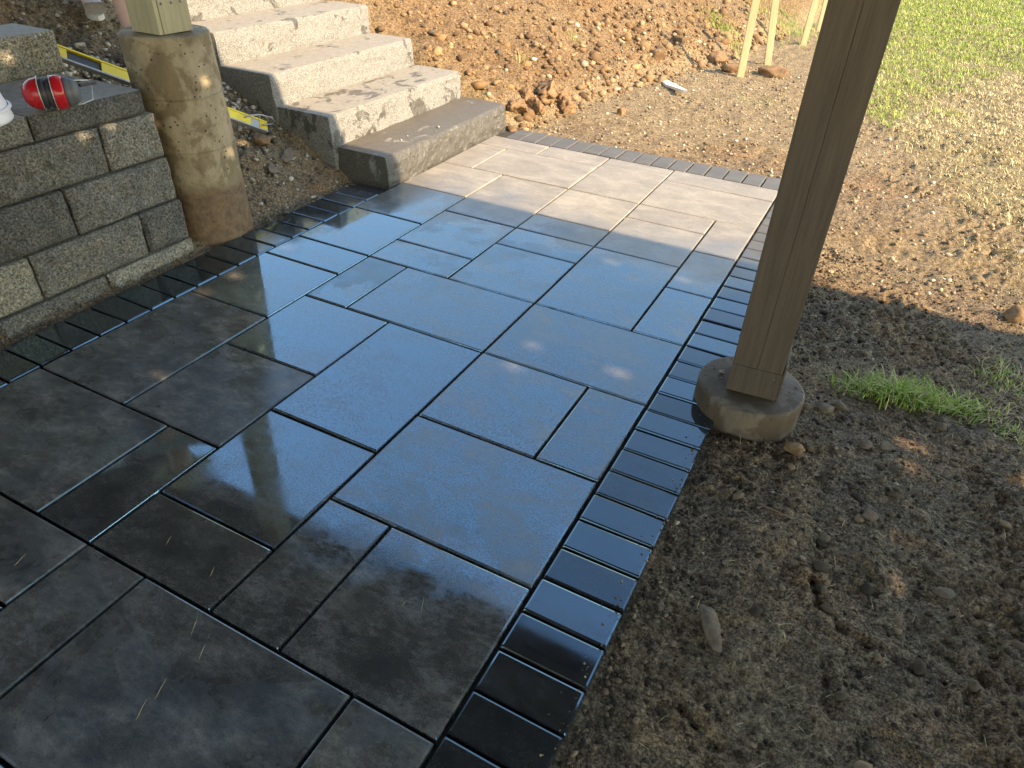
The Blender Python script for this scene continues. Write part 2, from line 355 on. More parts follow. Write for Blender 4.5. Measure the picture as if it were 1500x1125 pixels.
gy = axis([(-60, -4, 8), (-4, 0.2, 0.3), (0.2, 0.6, 0.025), (0.6, 3.0, 0.0092), (3.0, 4.6, 0.0135), (4.6, 7.2, 0.024), (7.2, 11, 0.05), (11, 18, 0.2), (18, 60, 6)])
GX, GY = np.meshgrid(gx, gy, indexing='ij'); GZ = height(GX, GY)
V = np.stack([GX, GY, GZ], -1).reshape(-1, 3); ny = len(gy)
ii, jj = np.meshgrid(np.arange(len(gx)-1), np.arange(ny-1), indexing='ij'); a = (ii*ny+jj).ravel()
F = np.stack([a, a+ny, a+ny+1, a+1], -1)
me = fastmesh('ground', V, F, MAT_SOIL, True)
x, y = V[:, 0], V[:, 1]
def lawn(x, y):
    """where turf is left: 0 bare .. 1 full"""
    edge = np.interp(y, [2.2, 3.2, 3.6, 4.5, 5.5, 7, 9, 12], [0.75, 0.80, 0.66, 0.42, 0.05, -0.35, -0.8, -1.2])
    return sst(-0.18, 0.22, x-edge+0.3*fbm(x, y, 2.6, 4, 1))*sst(2.3, 2.9, y+0.3*fbm(x, y, 3, 3, 2))
clay = sst(0.02, 0.3, xfoot(y)-x)*sst(3.6, 4.4, y)*(0.55+0.6*vn(x, y, 1.4, 3))
damp = sst(3.45, 2.6, y+0.45*fbm(x, y, 2.1, 4, 5))*(0.8+0.3*fbm(x, y, 3, 3, 6))
damp = np.maximum(damp, 0.62*sst(4.65, 4.2, y+0.35*fbm(x, y, 3, 3, 1))*sst(3.2, 3.9, y)*sst(-2.0, -1.6, x)*sst(0.5, 0.0, x))
damp = damp*(1-0.72*sst(-2.32, -2.55, x)*sst(0.8, 0.3, vn(x, y, 2.5, 7)))
cm = np.stack([np.clip(clay, 0, 1), np.clip(damp, 0, 1), np.clip(lawn(x, y)*0.9, 0, 1), np.ones_like(x)], -1)
at = me.color_attributes.new('mask', 'FLOAT_COLOR', 'POINT'); at.data.foreach_set('color', cm.astype(np.float32).ravel())
tag(linkme('ground', me), 'bare brown soil with a dug bank and patchy lawn', None, None, 'structure')

# ------------------------------------------------------------------ patio
PX = [-2.1022, -1.9135, -1.7230, -1.5325, -1.3420, -1.1520, -0.9610, -0.7700, -0.5790, -0.3878]
PYd = {-4: -0.250, -3: -0.056, -2: 0.138, -1: 0.335, 0: 0.532, 1: 0.727, 2: 0.921, 3: 1.117, 4: 1.312, 5: 1.504, 6: 1.697, 7: 1.889, 8: 2.083, 9: 2.277, 10: 2.470, 11: 2.663, 12: 2.857, 13: 3.054, 14: 3.247, 15: 3.446, 16: 3.645, 17: 3.830}
SL = [(2, 4, -1, 0), (0, 2, -2, 0), (2, 4, -3, -1), (4, 5, -2, 0), (5, 8, -2, 0), (8, 9, -2, 0), (0, 2, -4, -2), (4, 6, -4, -2), (6, 9, -4, -2),
      (0, 3, 0, 2), (3, 4, 0, 2), (4, 6, 0, 1), (4, 6, 1, 3), (6, 7, 0, 2), (7, 9, 0, 2), (0, 2, 2, 5), (2, 4, 2, 4), (2, 4, 4, 6), (4, 6, 3, 6),
      (6, 9, 2, 4), (6, 8, 4, 6), (8, 9, 4, 6), (0, 2, 5, 7), (0, 2, 7, 8), (2, 3, 6, 8), (3, 6, 6, 8), (6, 9, 6, 8), (0, 2, 8, 10), (2, 4, 8, 9), (2, 4, 9, 11),
      (4, 6, 8, 10), (4, 6, 10, 11), (6, 8, 8, 11), (8, 9, 8, 10), (8, 9, 10, 12), (0, 2, 10, 12), (0, 2, 12, 14), (2, 4, 11, 14), (4, 6, 11, 12), (4, 6, 12, 14),
      (6, 8, 11, 13), (6, 8, 13, 14), (8, 9, 12, 14), (0, 1, 14, 16), (0, 2, 16, 17), (1, 4, 14, 16), (2, 4, 16, 17), (4, 6, 14, 17), (6, 9, 14, 16), (6, 9, 16, 17)]
patio = meshobj('patio', [(-2.31, -0.42, -0.022), (-0.192, -0.42, -0.022), (-0.192, 4.03, -0.022), (-2.31, 4.03, -0.022)], [(0, 1, 2, 3)], MAT_BED)
tag(patio, 'wet grey slab patio with dark brick border', None, None, 'structure')
_cache = {}
def paver_mesh(kind, w, d, th, ch, rise, mat):
    """paver with an eased edge: low lip, chamfer, flat face"""
    key = (kind, round(w, 3), round(d, 3))
    if key in _cache: return _cache[key]
    rings = [(0.0, -th), (0.0, -rise), (ch*0.35, -rise*0.3), (ch, 0.0)]; V, F = [], []
    for ins, z in rings:
        hx, hy = w/2-ins, d/2-ins; c = 0.0012+ins*0.2
        for sx, sy, o in ((1, 1, 0), (-1, 1, 1), (-1, -1, 0), (1, -1, 1)):
            p, q = (sx*hx, sy*(hy-c)), (sx*(hx-c), sy*hy)
            for u in ((p, q) if o == 0 else (q, p)): V.append((u[0], u[1], z))
    n = 8
    for r in range(len(rings)-1):
        for k in range(n): F.append((r*n+k, r*n+(k+1) % n, (r+1)*n+(k+1) % n, (r+1)*n+k))
    F.append(tuple(3*n+k for k in range(n))); F.append(tuple(range(n))[::-1])
    me = bpy.data.meshes.new(kind); me.from_pydata(V, [], F); me.update(); me.materials.append(mat); _cache[key] = me
    return me
rs = random.Random(5)
def paver(name, x0, x1, y0, y1, th, ch, rise, gap, mat, tilt, dz):
    me = paver_mesh(name, x1-x0-gap, y1-y0-gap, th, ch, rise, mat)
    o = bpy.data.objects.new(name, me); COL.objects.link(o); o.parent = patio
    o.location = ((x0+x1)/2, (y0+y1)/2, rs.uniform(-dz, dz)); o.rotation_euler = (rs.gauss(0, tilt), rs.gauss(0, tilt), rs.gauss(0, 0.0012)); return o
SMOOTH = {(4, 6, 0, 1): 0.03, (4, 6, 1, 3): 0.045, (3, 4, 0, 2): 0.03, (2, 4, 4, 6): 0.05, (0, 2, 5, 7): 0.04, (0, 2, 7, 8): 0.06, (0, 2, 8, 10): 0.06, (0, 2, 10, 12): 0.05, (6, 7, 0, 2): 0.06, (7, 9, 0, 2): 0.07, (4, 6, 3, 6): 0.08}
ROUGH = {(5, 8, -2, 0), (8, 9, -2, 0), (4, 5, -2, 0), (2, 4, -1, 0), (0, 3, 0, 2), (0, 2, 2, 5), (2, 4, 2, 4)}
for sl_ in SL:
    i0, i1, j0, j1 = sl_
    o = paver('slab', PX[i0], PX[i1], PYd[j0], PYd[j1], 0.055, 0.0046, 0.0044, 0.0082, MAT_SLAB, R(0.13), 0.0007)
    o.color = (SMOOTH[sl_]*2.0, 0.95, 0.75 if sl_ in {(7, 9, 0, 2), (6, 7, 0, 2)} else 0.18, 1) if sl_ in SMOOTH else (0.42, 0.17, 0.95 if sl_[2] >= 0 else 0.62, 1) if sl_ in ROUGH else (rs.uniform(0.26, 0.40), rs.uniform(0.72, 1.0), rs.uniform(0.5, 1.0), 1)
XO = -0.1850; PB = 0.1024
yk = 0.655-PB*10
while yk < 3.80:
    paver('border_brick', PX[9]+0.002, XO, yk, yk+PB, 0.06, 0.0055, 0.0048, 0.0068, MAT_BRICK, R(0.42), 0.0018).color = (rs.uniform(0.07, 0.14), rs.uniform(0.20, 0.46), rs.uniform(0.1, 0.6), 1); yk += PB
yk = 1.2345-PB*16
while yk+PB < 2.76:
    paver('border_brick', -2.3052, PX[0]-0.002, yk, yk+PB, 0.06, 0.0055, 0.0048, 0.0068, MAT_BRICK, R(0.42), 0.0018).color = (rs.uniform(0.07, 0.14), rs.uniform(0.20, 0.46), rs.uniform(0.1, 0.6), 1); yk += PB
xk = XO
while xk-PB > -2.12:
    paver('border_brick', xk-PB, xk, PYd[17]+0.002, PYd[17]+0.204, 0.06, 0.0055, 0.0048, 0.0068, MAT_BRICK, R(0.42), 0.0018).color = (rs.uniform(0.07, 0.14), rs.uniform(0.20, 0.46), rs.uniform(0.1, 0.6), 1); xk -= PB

# ------------------------------------------------------------------ granite steps
def step_block(idx, xfront, xback, y0, y1, z0, z1, mat):
    ny_, nz_ = 90, 14; k = 5+idx; hgt = z1-z0; V, F = [], []
    ys = np.linspace(0, 1, ny_)
    prof = []   # front profile bottom -> top -> over the arris onto the tread
    for t in np.linspace(0, 1, nz_): prof.append(('f', t))
    prof += [('t', 0.012), ('t', 0.03), ('t', 0.10), ('t', 1.0)]
    for c, t in prof:
        for v in ys:
            yy = y0+(y1-y0)*v
            endk = min(1, v*ny_/3, (1-v)*ny_/3)
            if c == 'f':
                bul = 0.016*math.sin(math.pi*t)**0.6*1.0; rough_ = 0.015*float(fbm(yy*1.0, t*hgt+idx*3, 9, 4, k, 0.62))+0.006*float(fbm(yy, t*hgt+idx, 40, 3, k))
                x_ = xfront-0.012+(bul+rough_)*(0.4+0.6*endk)-0.010*t; z_ = z0+hgt*t-(0.004 if t > 0.98 else 0)
                yy += (0.006*float(fbm(t*hgt*3, idx, 9, 3, k)) if endk < 0.5 else 0)
            else:
                x_ = xfront-0.022-(xfront-xback-0.022)*t+(0.006*float(fbm(yy, idx*2.2, 14, 3, k)) if t < 0.05 else 0); z_ = z1-0.0015+0.0015*min(1, t*20)
            V.append((x_, yy, z_))
    m = len(prof)
    for r in range(m-1):
        for q in range(ny_-1): F.append((r*ny_+q, r*ny_+q+1, (r+1)*ny_+q+1, (r+1)*ny_+q))
    b0 = len(V); V += [(xback, y0, z0), (xback, y1, z0)]
    F.append(tuple([r*ny_ for r in range(m)]+[b0])); F.append(tuple([b0+1]+[r*ny_+ny_-1 for r in range(m)][::-1]))
    F.append((b0, (m-1)*ny_, m*ny_-1, b0+1))
    return meshobj('step_block', V, F, mat)
SX = [-2.104, -2.420, -2.765, -3.110, -3.460, -3.805]; SZ = [0.0, 0.147, 0.295, 0.446, 0.598, 0.75, 0.9]
SLAB = ['lowest granite step, darker and damp, standing on the patio slabs', 'second granite step from the patio, with damp stains along its far end',
        'third granite step from the patio, pale and sunlit with few dark splashes', 'fourth granite step from the patio, its near corner beside the round concrete pier',
        'fifth granite step from the patio, only its front showing above the fourth tread', 'topmost granite step at the very top of the flight']
SM = [MAT_GRANW, MAT_GRANM, MAT_GRAN, MAT_GRAN, MAT_GRAN, MAT_GRAN]
for k in range(6):
    o = step_block(k, SX[k], SX[k]-0.42, 2.735+0.01*(k % 2)+(0.03 if k == 0 else 0), 3.995-0.012*(k % 3), SZ[k]-(0.14 if k else 0.03), SZ[k+1], SM[k])
    tag(o, SLAB[k], 'step', 'granite steps up the bank')

# ------------------------------------------------------------------ retaining wall
def wall_block(name, parent, xf, depth, y0, y1, z0, z1, seed, rough_=0.024, topmat=None, cham=0.011):
    ny_, nz_ = max(8, int((y1-y0)/0.011)), max(6, int((z1-z0)/0.011)); V, F = [], []
    for j in range(nz_+1):
        for i in range(ny_+1):
            u, w = i/ny_, j/nz_; yy, zz = y0+(y1-y0)*u, z0+(z1-z0)*w
            e = min(u*(y1-y0), (1-u)*(y1-y0), w*(z1-z0), (1-w)*(z1-z0)); k = min(1, e/0.016)
            dsp = rough_*(float(fbm(yy*1.0+seed, zz+seed*1.7, 11, 5, seed % 7, 0.66))*1.25+0.3)+0.006*float(fbm(yy, zz+seed, 45, 3, 3, 0.7))
            jag = 0.004*float(fbm(yy+seed, zz, 30, 3, 2))
            V.append((xf-cham*(1-k)**2+dsp*(0.25+0.75*k), yy+(jag if u in (0, 1) else 0), zz))
    n = ny_+1
    for j in range(nz_):
        for i in range(ny_): F.append((j*n+i, j*n+i+1, (j+1)*n+i+1, (j+1)*n+i))
    b = len(V); xb = xf-depth; V += [(xb, y0, z0), (xb, y1, z0), (xb, y1, z1), (xb, y0, z1)]
    tl = [nz_*n+i for i in range(n)]; F.append(tuple(tl+[b+2, b+3])); F.append(tuple([b, b+1]+[i for i in range(n)][::-1]))
    F.append(tuple([j*n for j in range(nz_+1)]+[b+3, b])); F.append(tuple([b+1, b+2]+[j*n+n-1 for j in range(nz_+1)][::-1])); F.append((b, b+3, b+2, b+1))
    o = meshobj(name, V, F, MAT_SPLIT, parent)
    if topmat:
        o.data.materials.append(topmat); o.data.polygons[ny_*nz_].material_index = 1
    return o
wall = tag(empty('retaining_wall', (0, 0, 0)), 'low retaining wall of split-face grey blocks beside the patio', 'retaining wall')
YE = 1.775
COURSES = [(-0.10, 0.040, -2.372, [1.378, 0.965, 0.55, 0.13, -0.3]), (0.043, 0.203, -2.384, [1.580, 1.151, 0.73, 0.31, -0.3]), (0.206, 0.368, -2.397, [1.347, 0.93, 0.51, 0.09, -0.3]),
           (0.371, 0.529, -2.411, [1.544, 1.139, 0.72, 0.30, -0.3])]
sd = 3
for z0, z1, xf, js in COURSES:
    ys = [YE-0.003*rs.random()]+js
    for a_, b_ in zip(ys[:-1], ys[1:]):
        wall_block('block', wall, xf+rs.uniform(-0.003, 0.003), 0.24, b_+0.0045, a_-0.0045, z0+0.001, z1-0.001, sd); sd += 1
ys = [YE-0.02, 1.327, 0.885, 0.44, 0.0, -0.3]
for a_, b_ in zip(ys[:-1], ys[1:]):
    wall_block('cap_block', wall, -2.424, 0.27, b_+0.0025, a_-0.0025, 0.532, 0.612, sd, 0.014, MAT_LEDGE); sd += 1
    box('ledge_paver', (-2.424-0.27-0.115-0.003, (a_+b_)/2, 0.582), (0.226, a_-b_-0.006, 0.055), MAT_LEDGE, wall, 0.003); sd += 1
up = tag(empty('upper_wall', (0, 0, 0)), 'short upper row of split-face blocks set back on the wall ledge', 'retaining wall')
ys = [1.80, 1.385, 0.96, 0.54, 0.12, -0.3]
for a_, b_ in zip(ys[:-1], ys[1:]):
    wall_block('block', up, -2.90, 0.25, b_+0.003, a_-0.003, 0.605, 0.752, sd, 0.016, MAT_LEDGE); sd += 1

# ------------------------------------------------------------------ left pier and post
def pier(name, rings, mat, parent, n=64, seed=1, rr=0.004):
    """rings: (cx, cy, r, z)"""
    V, F = [], []
    for cx, cy, r_, z_ in rings:
        for k in range(n):
            th = 2*math.pi*k/n; dr = rr*float(fbm(math.cos(th)*0.5+seed, math.sin(th)*0.5+z_*1.6, 7, 4, seed))
            V.append((cx+(r_+dr)*math.cos(th), cy+(r_+dr)*math.sin(th), z_))
    for i in range(len(rings)-1):
        for k in range(n): F.append((i*n+k, i*n+(k+1) % n, (i+1)*n+(k+1) % n, (i+1)*n+k))
    F.append(tuple(range(n))[::-1]); F.append(tuple((len(rings)-1)*n+k for k in range(n)))
    o = meshobj(name, V, F, mat, parent); me_ = o.data
    me_.polygons.foreach_set('use_smooth', [len(p.vertices) == 4 for p in me_.polygons]); return o
PT = (-2.525, 1.985)
rings = []
for i in range(31):
    t = i/30; z_ = -0.1+0.855*t; r_ = 0.160+0.004*math.sin(t*3)
    if abs(z_-0.36) < 0.016 or abs(z_-0.555) < 0.016: r_ -= 0.003
    rings.append((-2.455+(PT[0]+2.455)*t, 1.955+(PT[1]-1.955)*t, r_, z_))
rings += [(PT[0], PT[1], 0.1610, 0.762), (PT[0], PT[1], 0.154, 0.769)]
pr = tag(empty('concrete_pier', (-2.455, 1.955, 0)), 'tall round concrete pier, pitted and soil-stained, at the end of the block wall', 'pier')
def child(o, p):
    o.parent = p; o.matrix_parent_inverse = Matrix.Translation(-Vector(p.location)); return o
child(pier('column', rings, MAT_PIER, None, seed=2), pr)
def ringband(zc, cx, cy, r_, seed):
    rg = [(cx, cy, r_, zc-0.0025), (cx, cy, r_+0.0035, zc-0.001), (cx, cy, r_+0.0035, zc+0.001), (cx, cy, r_, zc+0.0025)]
    return pier('form_seam', rg, MAT_PIER, None, seed=seed, rr=0.004)
child(ringband(0.36, -2.455-0.070*0.538, 1.955+0.03*0.538, 0.163, 2), pr); child(ringband(0.555, -2.455-0.070*0.766, 1.955+0.03*0.766, 0.163, 2), pr)
lp = tag(empty('support_post', (-2.505, 1.965, 0.77)), 'pale timber deck post with boxed trim standing on the tall pier', 'post')
pc = (-2.505, 1.965)
child(box('shaft', (pc[0], pc[1], 0.772+0.80), (0.112, 0.112, 1.60), MAT_POSTGREEN, None, 0.004), lp)
for nm, c, s in (('trim_board', (pc[0], pc[1]-0.0665, 0.772+0.058), (0.146, 0.017, 0.115)), ('trim_board', (pc[0]+0.0665, pc[1]+0.0005, 0.772+0.058), (0.017, 0.1145, 0.115)),
                 ('trim_board', (pc[0]-0.0665, pc[1]+0.0005, 0.772+0.058), (0.017, 0.1145, 0.115)), ('trim_board', (pc[0], pc[1]+0.0675, 0.772+0.058), (0.146, 0.017, 0.115))):
    child(box(nm, c, s, MAT_SKIRT, None, 0.002), lp)
for k in (-0.042, 0.002, 0.044):
    child(lathe('screw', [(0.001, 0.0), (0.005, 0.0), (0.0045, 0.0025), (0.001, 0.003)], MAT_SCREW, None, 10, (1, 0, 0), (pc[0]+0.0752, pc[1]+k, 0.772+0.10)), lp)

# ------------------------------------------------------------------ right footing and post
fo = tag(empty('concrete_footing', (-0.127, 1.868, 0)), 'low round concrete footing, wet on one side, under the brown post', 'footing')
fr = []
for i in range(9): fr.append((-0.127, 1.868, 0.158-0.001*i*0.3, -0.12+0.178*i/8))
fr += [(-0.127, 1.868, 0.1535, 0.066), (-0.127, 1.868, 0.147, 0.070)]
child(pier('disc', fr, MAT_FOOT, None, seed=4, rr=0.003), fo)
bp = tag(empty('support_post', (-0.123, 1.878, 0.07), R(4)), 'thick dark brown timber post on the low footing at the patio edge', 'post')
box('ply', (-0.0355, 0, 1.2), (0.0698, 0.138, 2.26), MAT_POSTBROWN, bp, 0.0022); box('ply', (0.0345, 0, 1.2), (0.0698, 0.138, 2.26), MAT_POSTBROWN, bp, 0.0022)
box('packing', (0, 0.0, 0.036), (0.134, 0.13, 0.07), MAT_POSTBROWN, bp, 0.003)
box('base_trim', (0, -0.0710, 0.046), (0.142, 0.0035, 0.090), MAT_POSTBROWN, bp, 0.0015); box('base_trim', (0.0745, 0.0, 0.060), (0.006, 0.136, 0.118), MAT_POSTBROWN, bp, 0.0015)
for k in (0.005, 0.05): lathe('screw', [(0.0005, 0), (0.0035, 0), (0.003, 0.002), (0.0005, 0.0025)], MAT_SCREW, bp, 10, (0, -1, 0), (k, -0.0727, 0.072))

# ------------------------------------------------------------------ deck overhead
DZ = 2.42; YEAVE = 2.335
def px_ray(px, py): return CR @ Vector(((px-750)/1025.63, -(py-562.5)/1025.63, -1.0))
def on_z(px, py, z=0.0):
    d = px_ray(px, py); return Vector((0, 0, CAMZ)) + d*((z-CAMZ)/d.z)
def on_x(px, py, x_):
    d = px_ray(px, py); return Vector((0, 0, CAMZ)) + d*(x_/d.x)
# openings added to the unseen boards, each placed sunward of the light patch it makes
SPOTS = [(on_z(*p), s) for p, s in (((905, 545), 1.0), ((783, 507), 0.75), ((752, 537), 0.7), ((637, 499), 0.6), ((492, 493), 0.85), ((525, 463), 0.5), ((711, 338), 0.9), ((798, 360), 0.85), ((776, 379), 0.45),
         ((894, 384), 0.8), ((998, 409), 0.7), ((983, 431), 0.55), ((420, 363), 0.8), ((343, 404), 1.0), ((300, 428), 1.0), ((233, 548), 0.35), ((1003, 662), 0.4))]
SPOTS += [(on_z(*p, -0.03), s) for p, s in (((1180, 636), 0.6), ((1328, 652), 0.9), ((1336, 686), 0.9), ((1348, 744), 1.0), ((1342, 797), 0.9), ((1120, 786), 0.8), ((1332, 857), 1.1), ((1488, 704), 1.0), ((1087, 915), 0.6), ((1450, 640), 0.5))]
SPOTS += [(on_x(*p, -2.40), s) for p, s in (((225, 285), 0.6), ((125, 195), 0.6), ((263, 370), 0.7), ((218, 392), 0.7), ((163, 180), 0.4))]
SPOTS += [(on_x(*p, -2.34), s) for p, s in (((280, 263), 1.0), ((313, 342), 1.3))] + [(on_x(*p, -2.38), s) for p, s in (((330, 232), 0.8), ((237, 167), 0.8), ((296, 125), 0.6))]
SPOTS += [(on_x(10, 85, -2.90), 0.7), (on_x(360, 206, -2.72), 0.9), (on_x(415, 247, -2.53), 0.8), (on_x(395, 240, -2.56), 0.5), (on_x(443, 290, -2.36), 0.8), (on_x(478, 283, -2.30), 0.6), (on_z(480, 290), 0.5)]
holes = []
for p, s in SPOTS:
    q = p + SUN*((DZ+0.014-p.z)/SUN.z); holes.append((q.x, q.y, s))
deck = tag(empty('deck', (0, 1.9, 2.3)), 'dark timber deck overhead that shades the near part of the patio', 'deck')
BW = 0.1385; nb = 36; X0, X1 = -5.2, 7.0
def strip_boxes(x0, x1, y0, y1, hs):
    """rectangles covering a board but for its holes"""
    if not hs: return [(x0, x1, y0, y1)]
    hs = sorted(hs); out = []; cur = x0
    for hx, hy, hw, hh in hs:
        a_, b_ = max(cur, hx-hw/2), hx+hw/2
        if a_ > cur: out.append((cur, a_, y0, y1))
        c0, c1 = max(y0, hy-hh/2), min(y1, hy+hh/2)
        if c0 > y0: out.append((a_, b_, y0, c0))
        if c1 < y1: out.append((a_, b_, c1, y1))
        cur = max(cur, b_)
    out.append((cur, x1, y0, y1)); return out
for k in range(nb):
    y1 = YEAVE-k*BW; y0 = y1-BW-0.001
    hs = []
    for hx, hy, s in holes:
        hh = 0.046*math.sqrt(s); hw = 0.062*math.sqrt(s)
        if hy+hh/2 > y0 and hy-hh/2 < y1: hs.append((hx, hy, hw, hh))
    bm = bmesh.new(); zc = DZ+0.013+(0.0015 if k % 2 else 0)
    for a_, b_, c_, d_ in strip_boxes(X0, X1, y0, y1, hs):
        if b_-a_ > 1e-4 and d_-c_ > 1e-4: bm_box(bm, ((a_+b_)/2, (c_+d_)/2-1.9, zc-2.3), (b_-a_, d_-c_, 0.026 if not hs else 0.006))
    bmobj('board', bm, MAT_DECK, deck)
def clear_x(xc, w, y0, y1, z0, z1):
    """is there a beam of light crossing this timber?"""
    for p, s in SPOTS:
        for z_ in (z0, (z0+z1)/2, z1):
            q = p+SUN*((z_-p.z)/SUN.z)
            if abs(q.x-xc) < w/2+0.03 and y0 < q.y < y1: return False
    return True
for k in range(30):
    xj = X0+0.2+k*0.405
    for dx in (0, 0.06, -0.06, 0.12, -0.12, 0.17, -0.17, 0.2):
        if clear_x(xj+dx, 0.04, -2.6, YEAVE, DZ-0.14, DZ): break
    box('joist', (xj+dx, (-2.6+YEAVE-0.05)/2-1.9, DZ-0.073-2.3), (0.038, YEAVE-0.05+2.6, 0.14), MAT_DECK, deck)
box('rim_board', ((X0+X1)/2, YEAVE-0.02-1.9, DZ-0.065-2.3), (X1-X0, 0.036, 0.125), MAT_DECK, deck)
box('beam', ((X0+X1)/2, 1.93-1.9, DZ-0.20-2.3), (X1-X0, 0.09, 0.11), MAT_DECK, deck)
# ------------------------------------------------------------------ rocks and loose soil
def rock(name, c, s, mat, seed, rot=(0, 0, 0), sub=3, amp=0.22, flat=0.0):
    bm = bmesh.new(); bmesh.ops.create_icosphere(bm, subdivisions=sub, radius=1.0)
    rr_ = random.Random(seed); off = Vector((rr_.random()*9, rr_.random()*9, rr_.random()*9))
    cuts = [(Vector((rr_.gauss(0, 1), rr_.gauss(0, 1), rr_.gauss(0, 1))).normalized(), rr_.uniform(0.5, 0.82)) for _ in range(11)]
    from mathutils import noise as mn
    E_ = Matrix.Rotation(rot[2], 3, 'Z') @ Matrix.Rotation(rot[1], 3, 'Y') @ Matrix.Rotation(rot[0], 3, 'X')
    for v in bm.verts:
        p = v.co.copy()
        for nrm, dd in cuts:
            e = p.dot(nrm)-dd
            if e > 0: p -= nrm*e*0.95
        p *= 1+amp*mn.noise(v.co*1.6+off)+amp*0.5*mn.noise(v.co*4.1+off)+amp*0.4*mn.noise(v.co*9.0+off)
        v.co = E_ @ Vector((p.x*s[0], p.y*s[1], p.z*s[2]))
    o = bmobj(name, bm, mat, None, True); o.location = c; return o
def P0(px, py):
    """where a sight line meets the ground"""
    d = px_ray(px, py); o = Vector((0, 0, CAMZ)); t = 0.4
    for _ in range(4000):
        p = o+d*t
        if p.z < float(height(np.array([p.x]), np.array([p.y]), False)[0]): return p
        t += 0.006
    return o+d*t
def put(name, px, py, s, mat, seed, label, cat, group=None, rot=(0, 0, 0), amp=0.22, up_=0.5):
    p = P0(px, py); o = rock(name, (p.x, p.y, h1(p.x, p.y)+s[2]*up_), s, mat, seed, rot, 4 if amp > 0.3 else 3, amp); tag(o, label, cat, group); return o
put('stone', 1040, 928, (0.026, 0.062, 0.018), MAT_STONE, 3, 'flat brown pointed stone lying on the dark soil in front', 'stone', None, (0, 0.2, 0.55), 0.12, 0.7)
G = 'clay clods by the lowest step'
for px, py, s, sd_, lb in ((757, 165, 0.060, 11, 'clay clod touching the far corner of the lowest step'), (787, 166, 0.055, 12, 'greyish clay clod, second from the lowest step'),
                          (828, 165, 0.055, 13, 'rounded clay clod at the right end of the clod heap'), (800, 146, 0.075, 14, 'largest orange clay clod at the back of the heap'), (822, 148, 0.05, 16, 'small clay clod wedged behind the rounded one'), (770, 147, 0.05, 15, 'orange clay clod behind the corner of the lowest step')):
    put('clay_clod', px, py, (s*1.3, s*1.1, s*1.1), MAT_CLOD, sd_, lb, 'clod', G, (0.3, 0.2, sd_), 0.5, 0.55)
put('clay_clod', 908, 168, (0.04, 0.035, 0.035), MAT_CLOD, 21, 'lone small clod on the flat dirt right of the clod heap', 'clod', G)
put('stone', 968, 120, (0.05, 0.06, 0.05), MAT_CLOD, 22, 'tan stone beside the white splinter of board', 'stone')
put('stone', 962, 86, (0.09, 0.08, 0.07), MAT_CLOD, 23, 'large tan lump halfway up the bank above the white splinter', 'stone')
put('stone', 1050, 95, (0.10, 0.08, 0.08), MAT_CLOD, 24, 'rounded tan boulder at the foot of the bank near the wooden stakes', 'stone')
put('stone', 1072, 106, (0.12, 0.07, 0.06), MAT_CLOD, 25, 'brown lump of earth just left of the nearest wooden stake', 'stone')
put('stone', 886, 36, (0.05, 0.05, 0.04), MAT_CLOD, 26, 'small rounded stone high on the bank', 'stone')
put('clay_clod', 1132, 112, (0.14, 0.1, 0.08), MAT_CLOD, 27, 'rough clod of turf and soil right of the nearest wooden stake', 'clod')
put('stone', 1494, 372, (0.022, 0.016, 0.012), MAT_STONEG, 28, 'pale pebble on the dry ground at the right edge of the view', 'stone')
put('stone', 1480, 470, (0.05, 0.04, 0.035), MAT_CLOD, 29, 'dark lump of clay on the sunlit dirt at the right edge', 'stone')
put('stone', 420, 233, (0.035, 0.05, 0.012), MAT_STONE, 31, 'flat grey-brown flagstone piece on the dirt below the yellow level', 'stone', None, (0.35, 0.45, 0.3), 0.1, 1.2)
put('stone', 402, 256, (0.03, 0.045, 0.010), MAT_STONE, 32, 'small dark flat shard below the larger flagstone piece', 'stone', None, (0.2, 0.5, 0.6), 0.1, 1.2)
put('stone', 385, 208, (0.045, 0.045, 0.04), MAT_CLOD, 33, 'round brown stone under the end of the yellow level', 'stone')
put('stone', 1265, 655, (0.028, 0.018, 0.014), MAT_STONE, 34, 'smooth brown pebble in the dark soil right of the footing', 'stone')
put('stone', 1300, 657, (0.032, 0.018, 0.011), MAT_STONE, 35, 'flat purplish shard in the dark soil right of the smooth pebble', 'stone', None, (0.3, 0.2, 0.4))
put('stone', 1205, 603, (0.03, 0.022, 0.02), MAT_STONE, 36, 'dark lump against the right side of the concrete footing', 'stone')
put('stone', 1230, 600, (0.028, 0.02, 0.018), MAT_STONE, 37, 'angular dark lump second from the footing', 'stone')
put('stone', 1270, 762, (0.026, 0.02, 0.016), MAT_STONE, 38, 'black stone in the middle of the shaded soil', 'stone')
put('stone', 1380, 870, (0.022, 0.018, 0.015), MAT_STONE, 39, 'dark stone near a patch of sunlight on the shaded soil', 'stone')
put('stone', 1280, 812, (0.014, 0.011, 0.009), MAT_STONE, 40, 'little round pebble in the shaded soil', 'stone')
put('stone', 1160, 668, (0.03, 0.022, 0.022), MAT_CLOD, 41, 'earthy lump at the front foot of the concrete footing', 'stone')
def on_foot(px, py, s, sd_, lb):
    p = on_z(px, py, 0.07); o = rock('pebble', (p.x, p.y, 0.071+s*0.45), (s, s*0.8, s*0.6), MAT_STONEG if sd_ == 51 else MAT_STONE, sd_, sub=2); tag(o, lb, 'pebble')
on_foot(1057, 546, 0.011, 51, 'pale pebble on the footing against the brown post'); on_foot(1046, 540, 0.005, 52, 'dark crumb farthest left on the concrete footing')
on_foot(1056, 554, 0.004, 53, 'dark crumb just below the pale pebble on the footing'); on_foot(1166, 569, 0.006, 54, 'dark crumb on the right side of the footing')
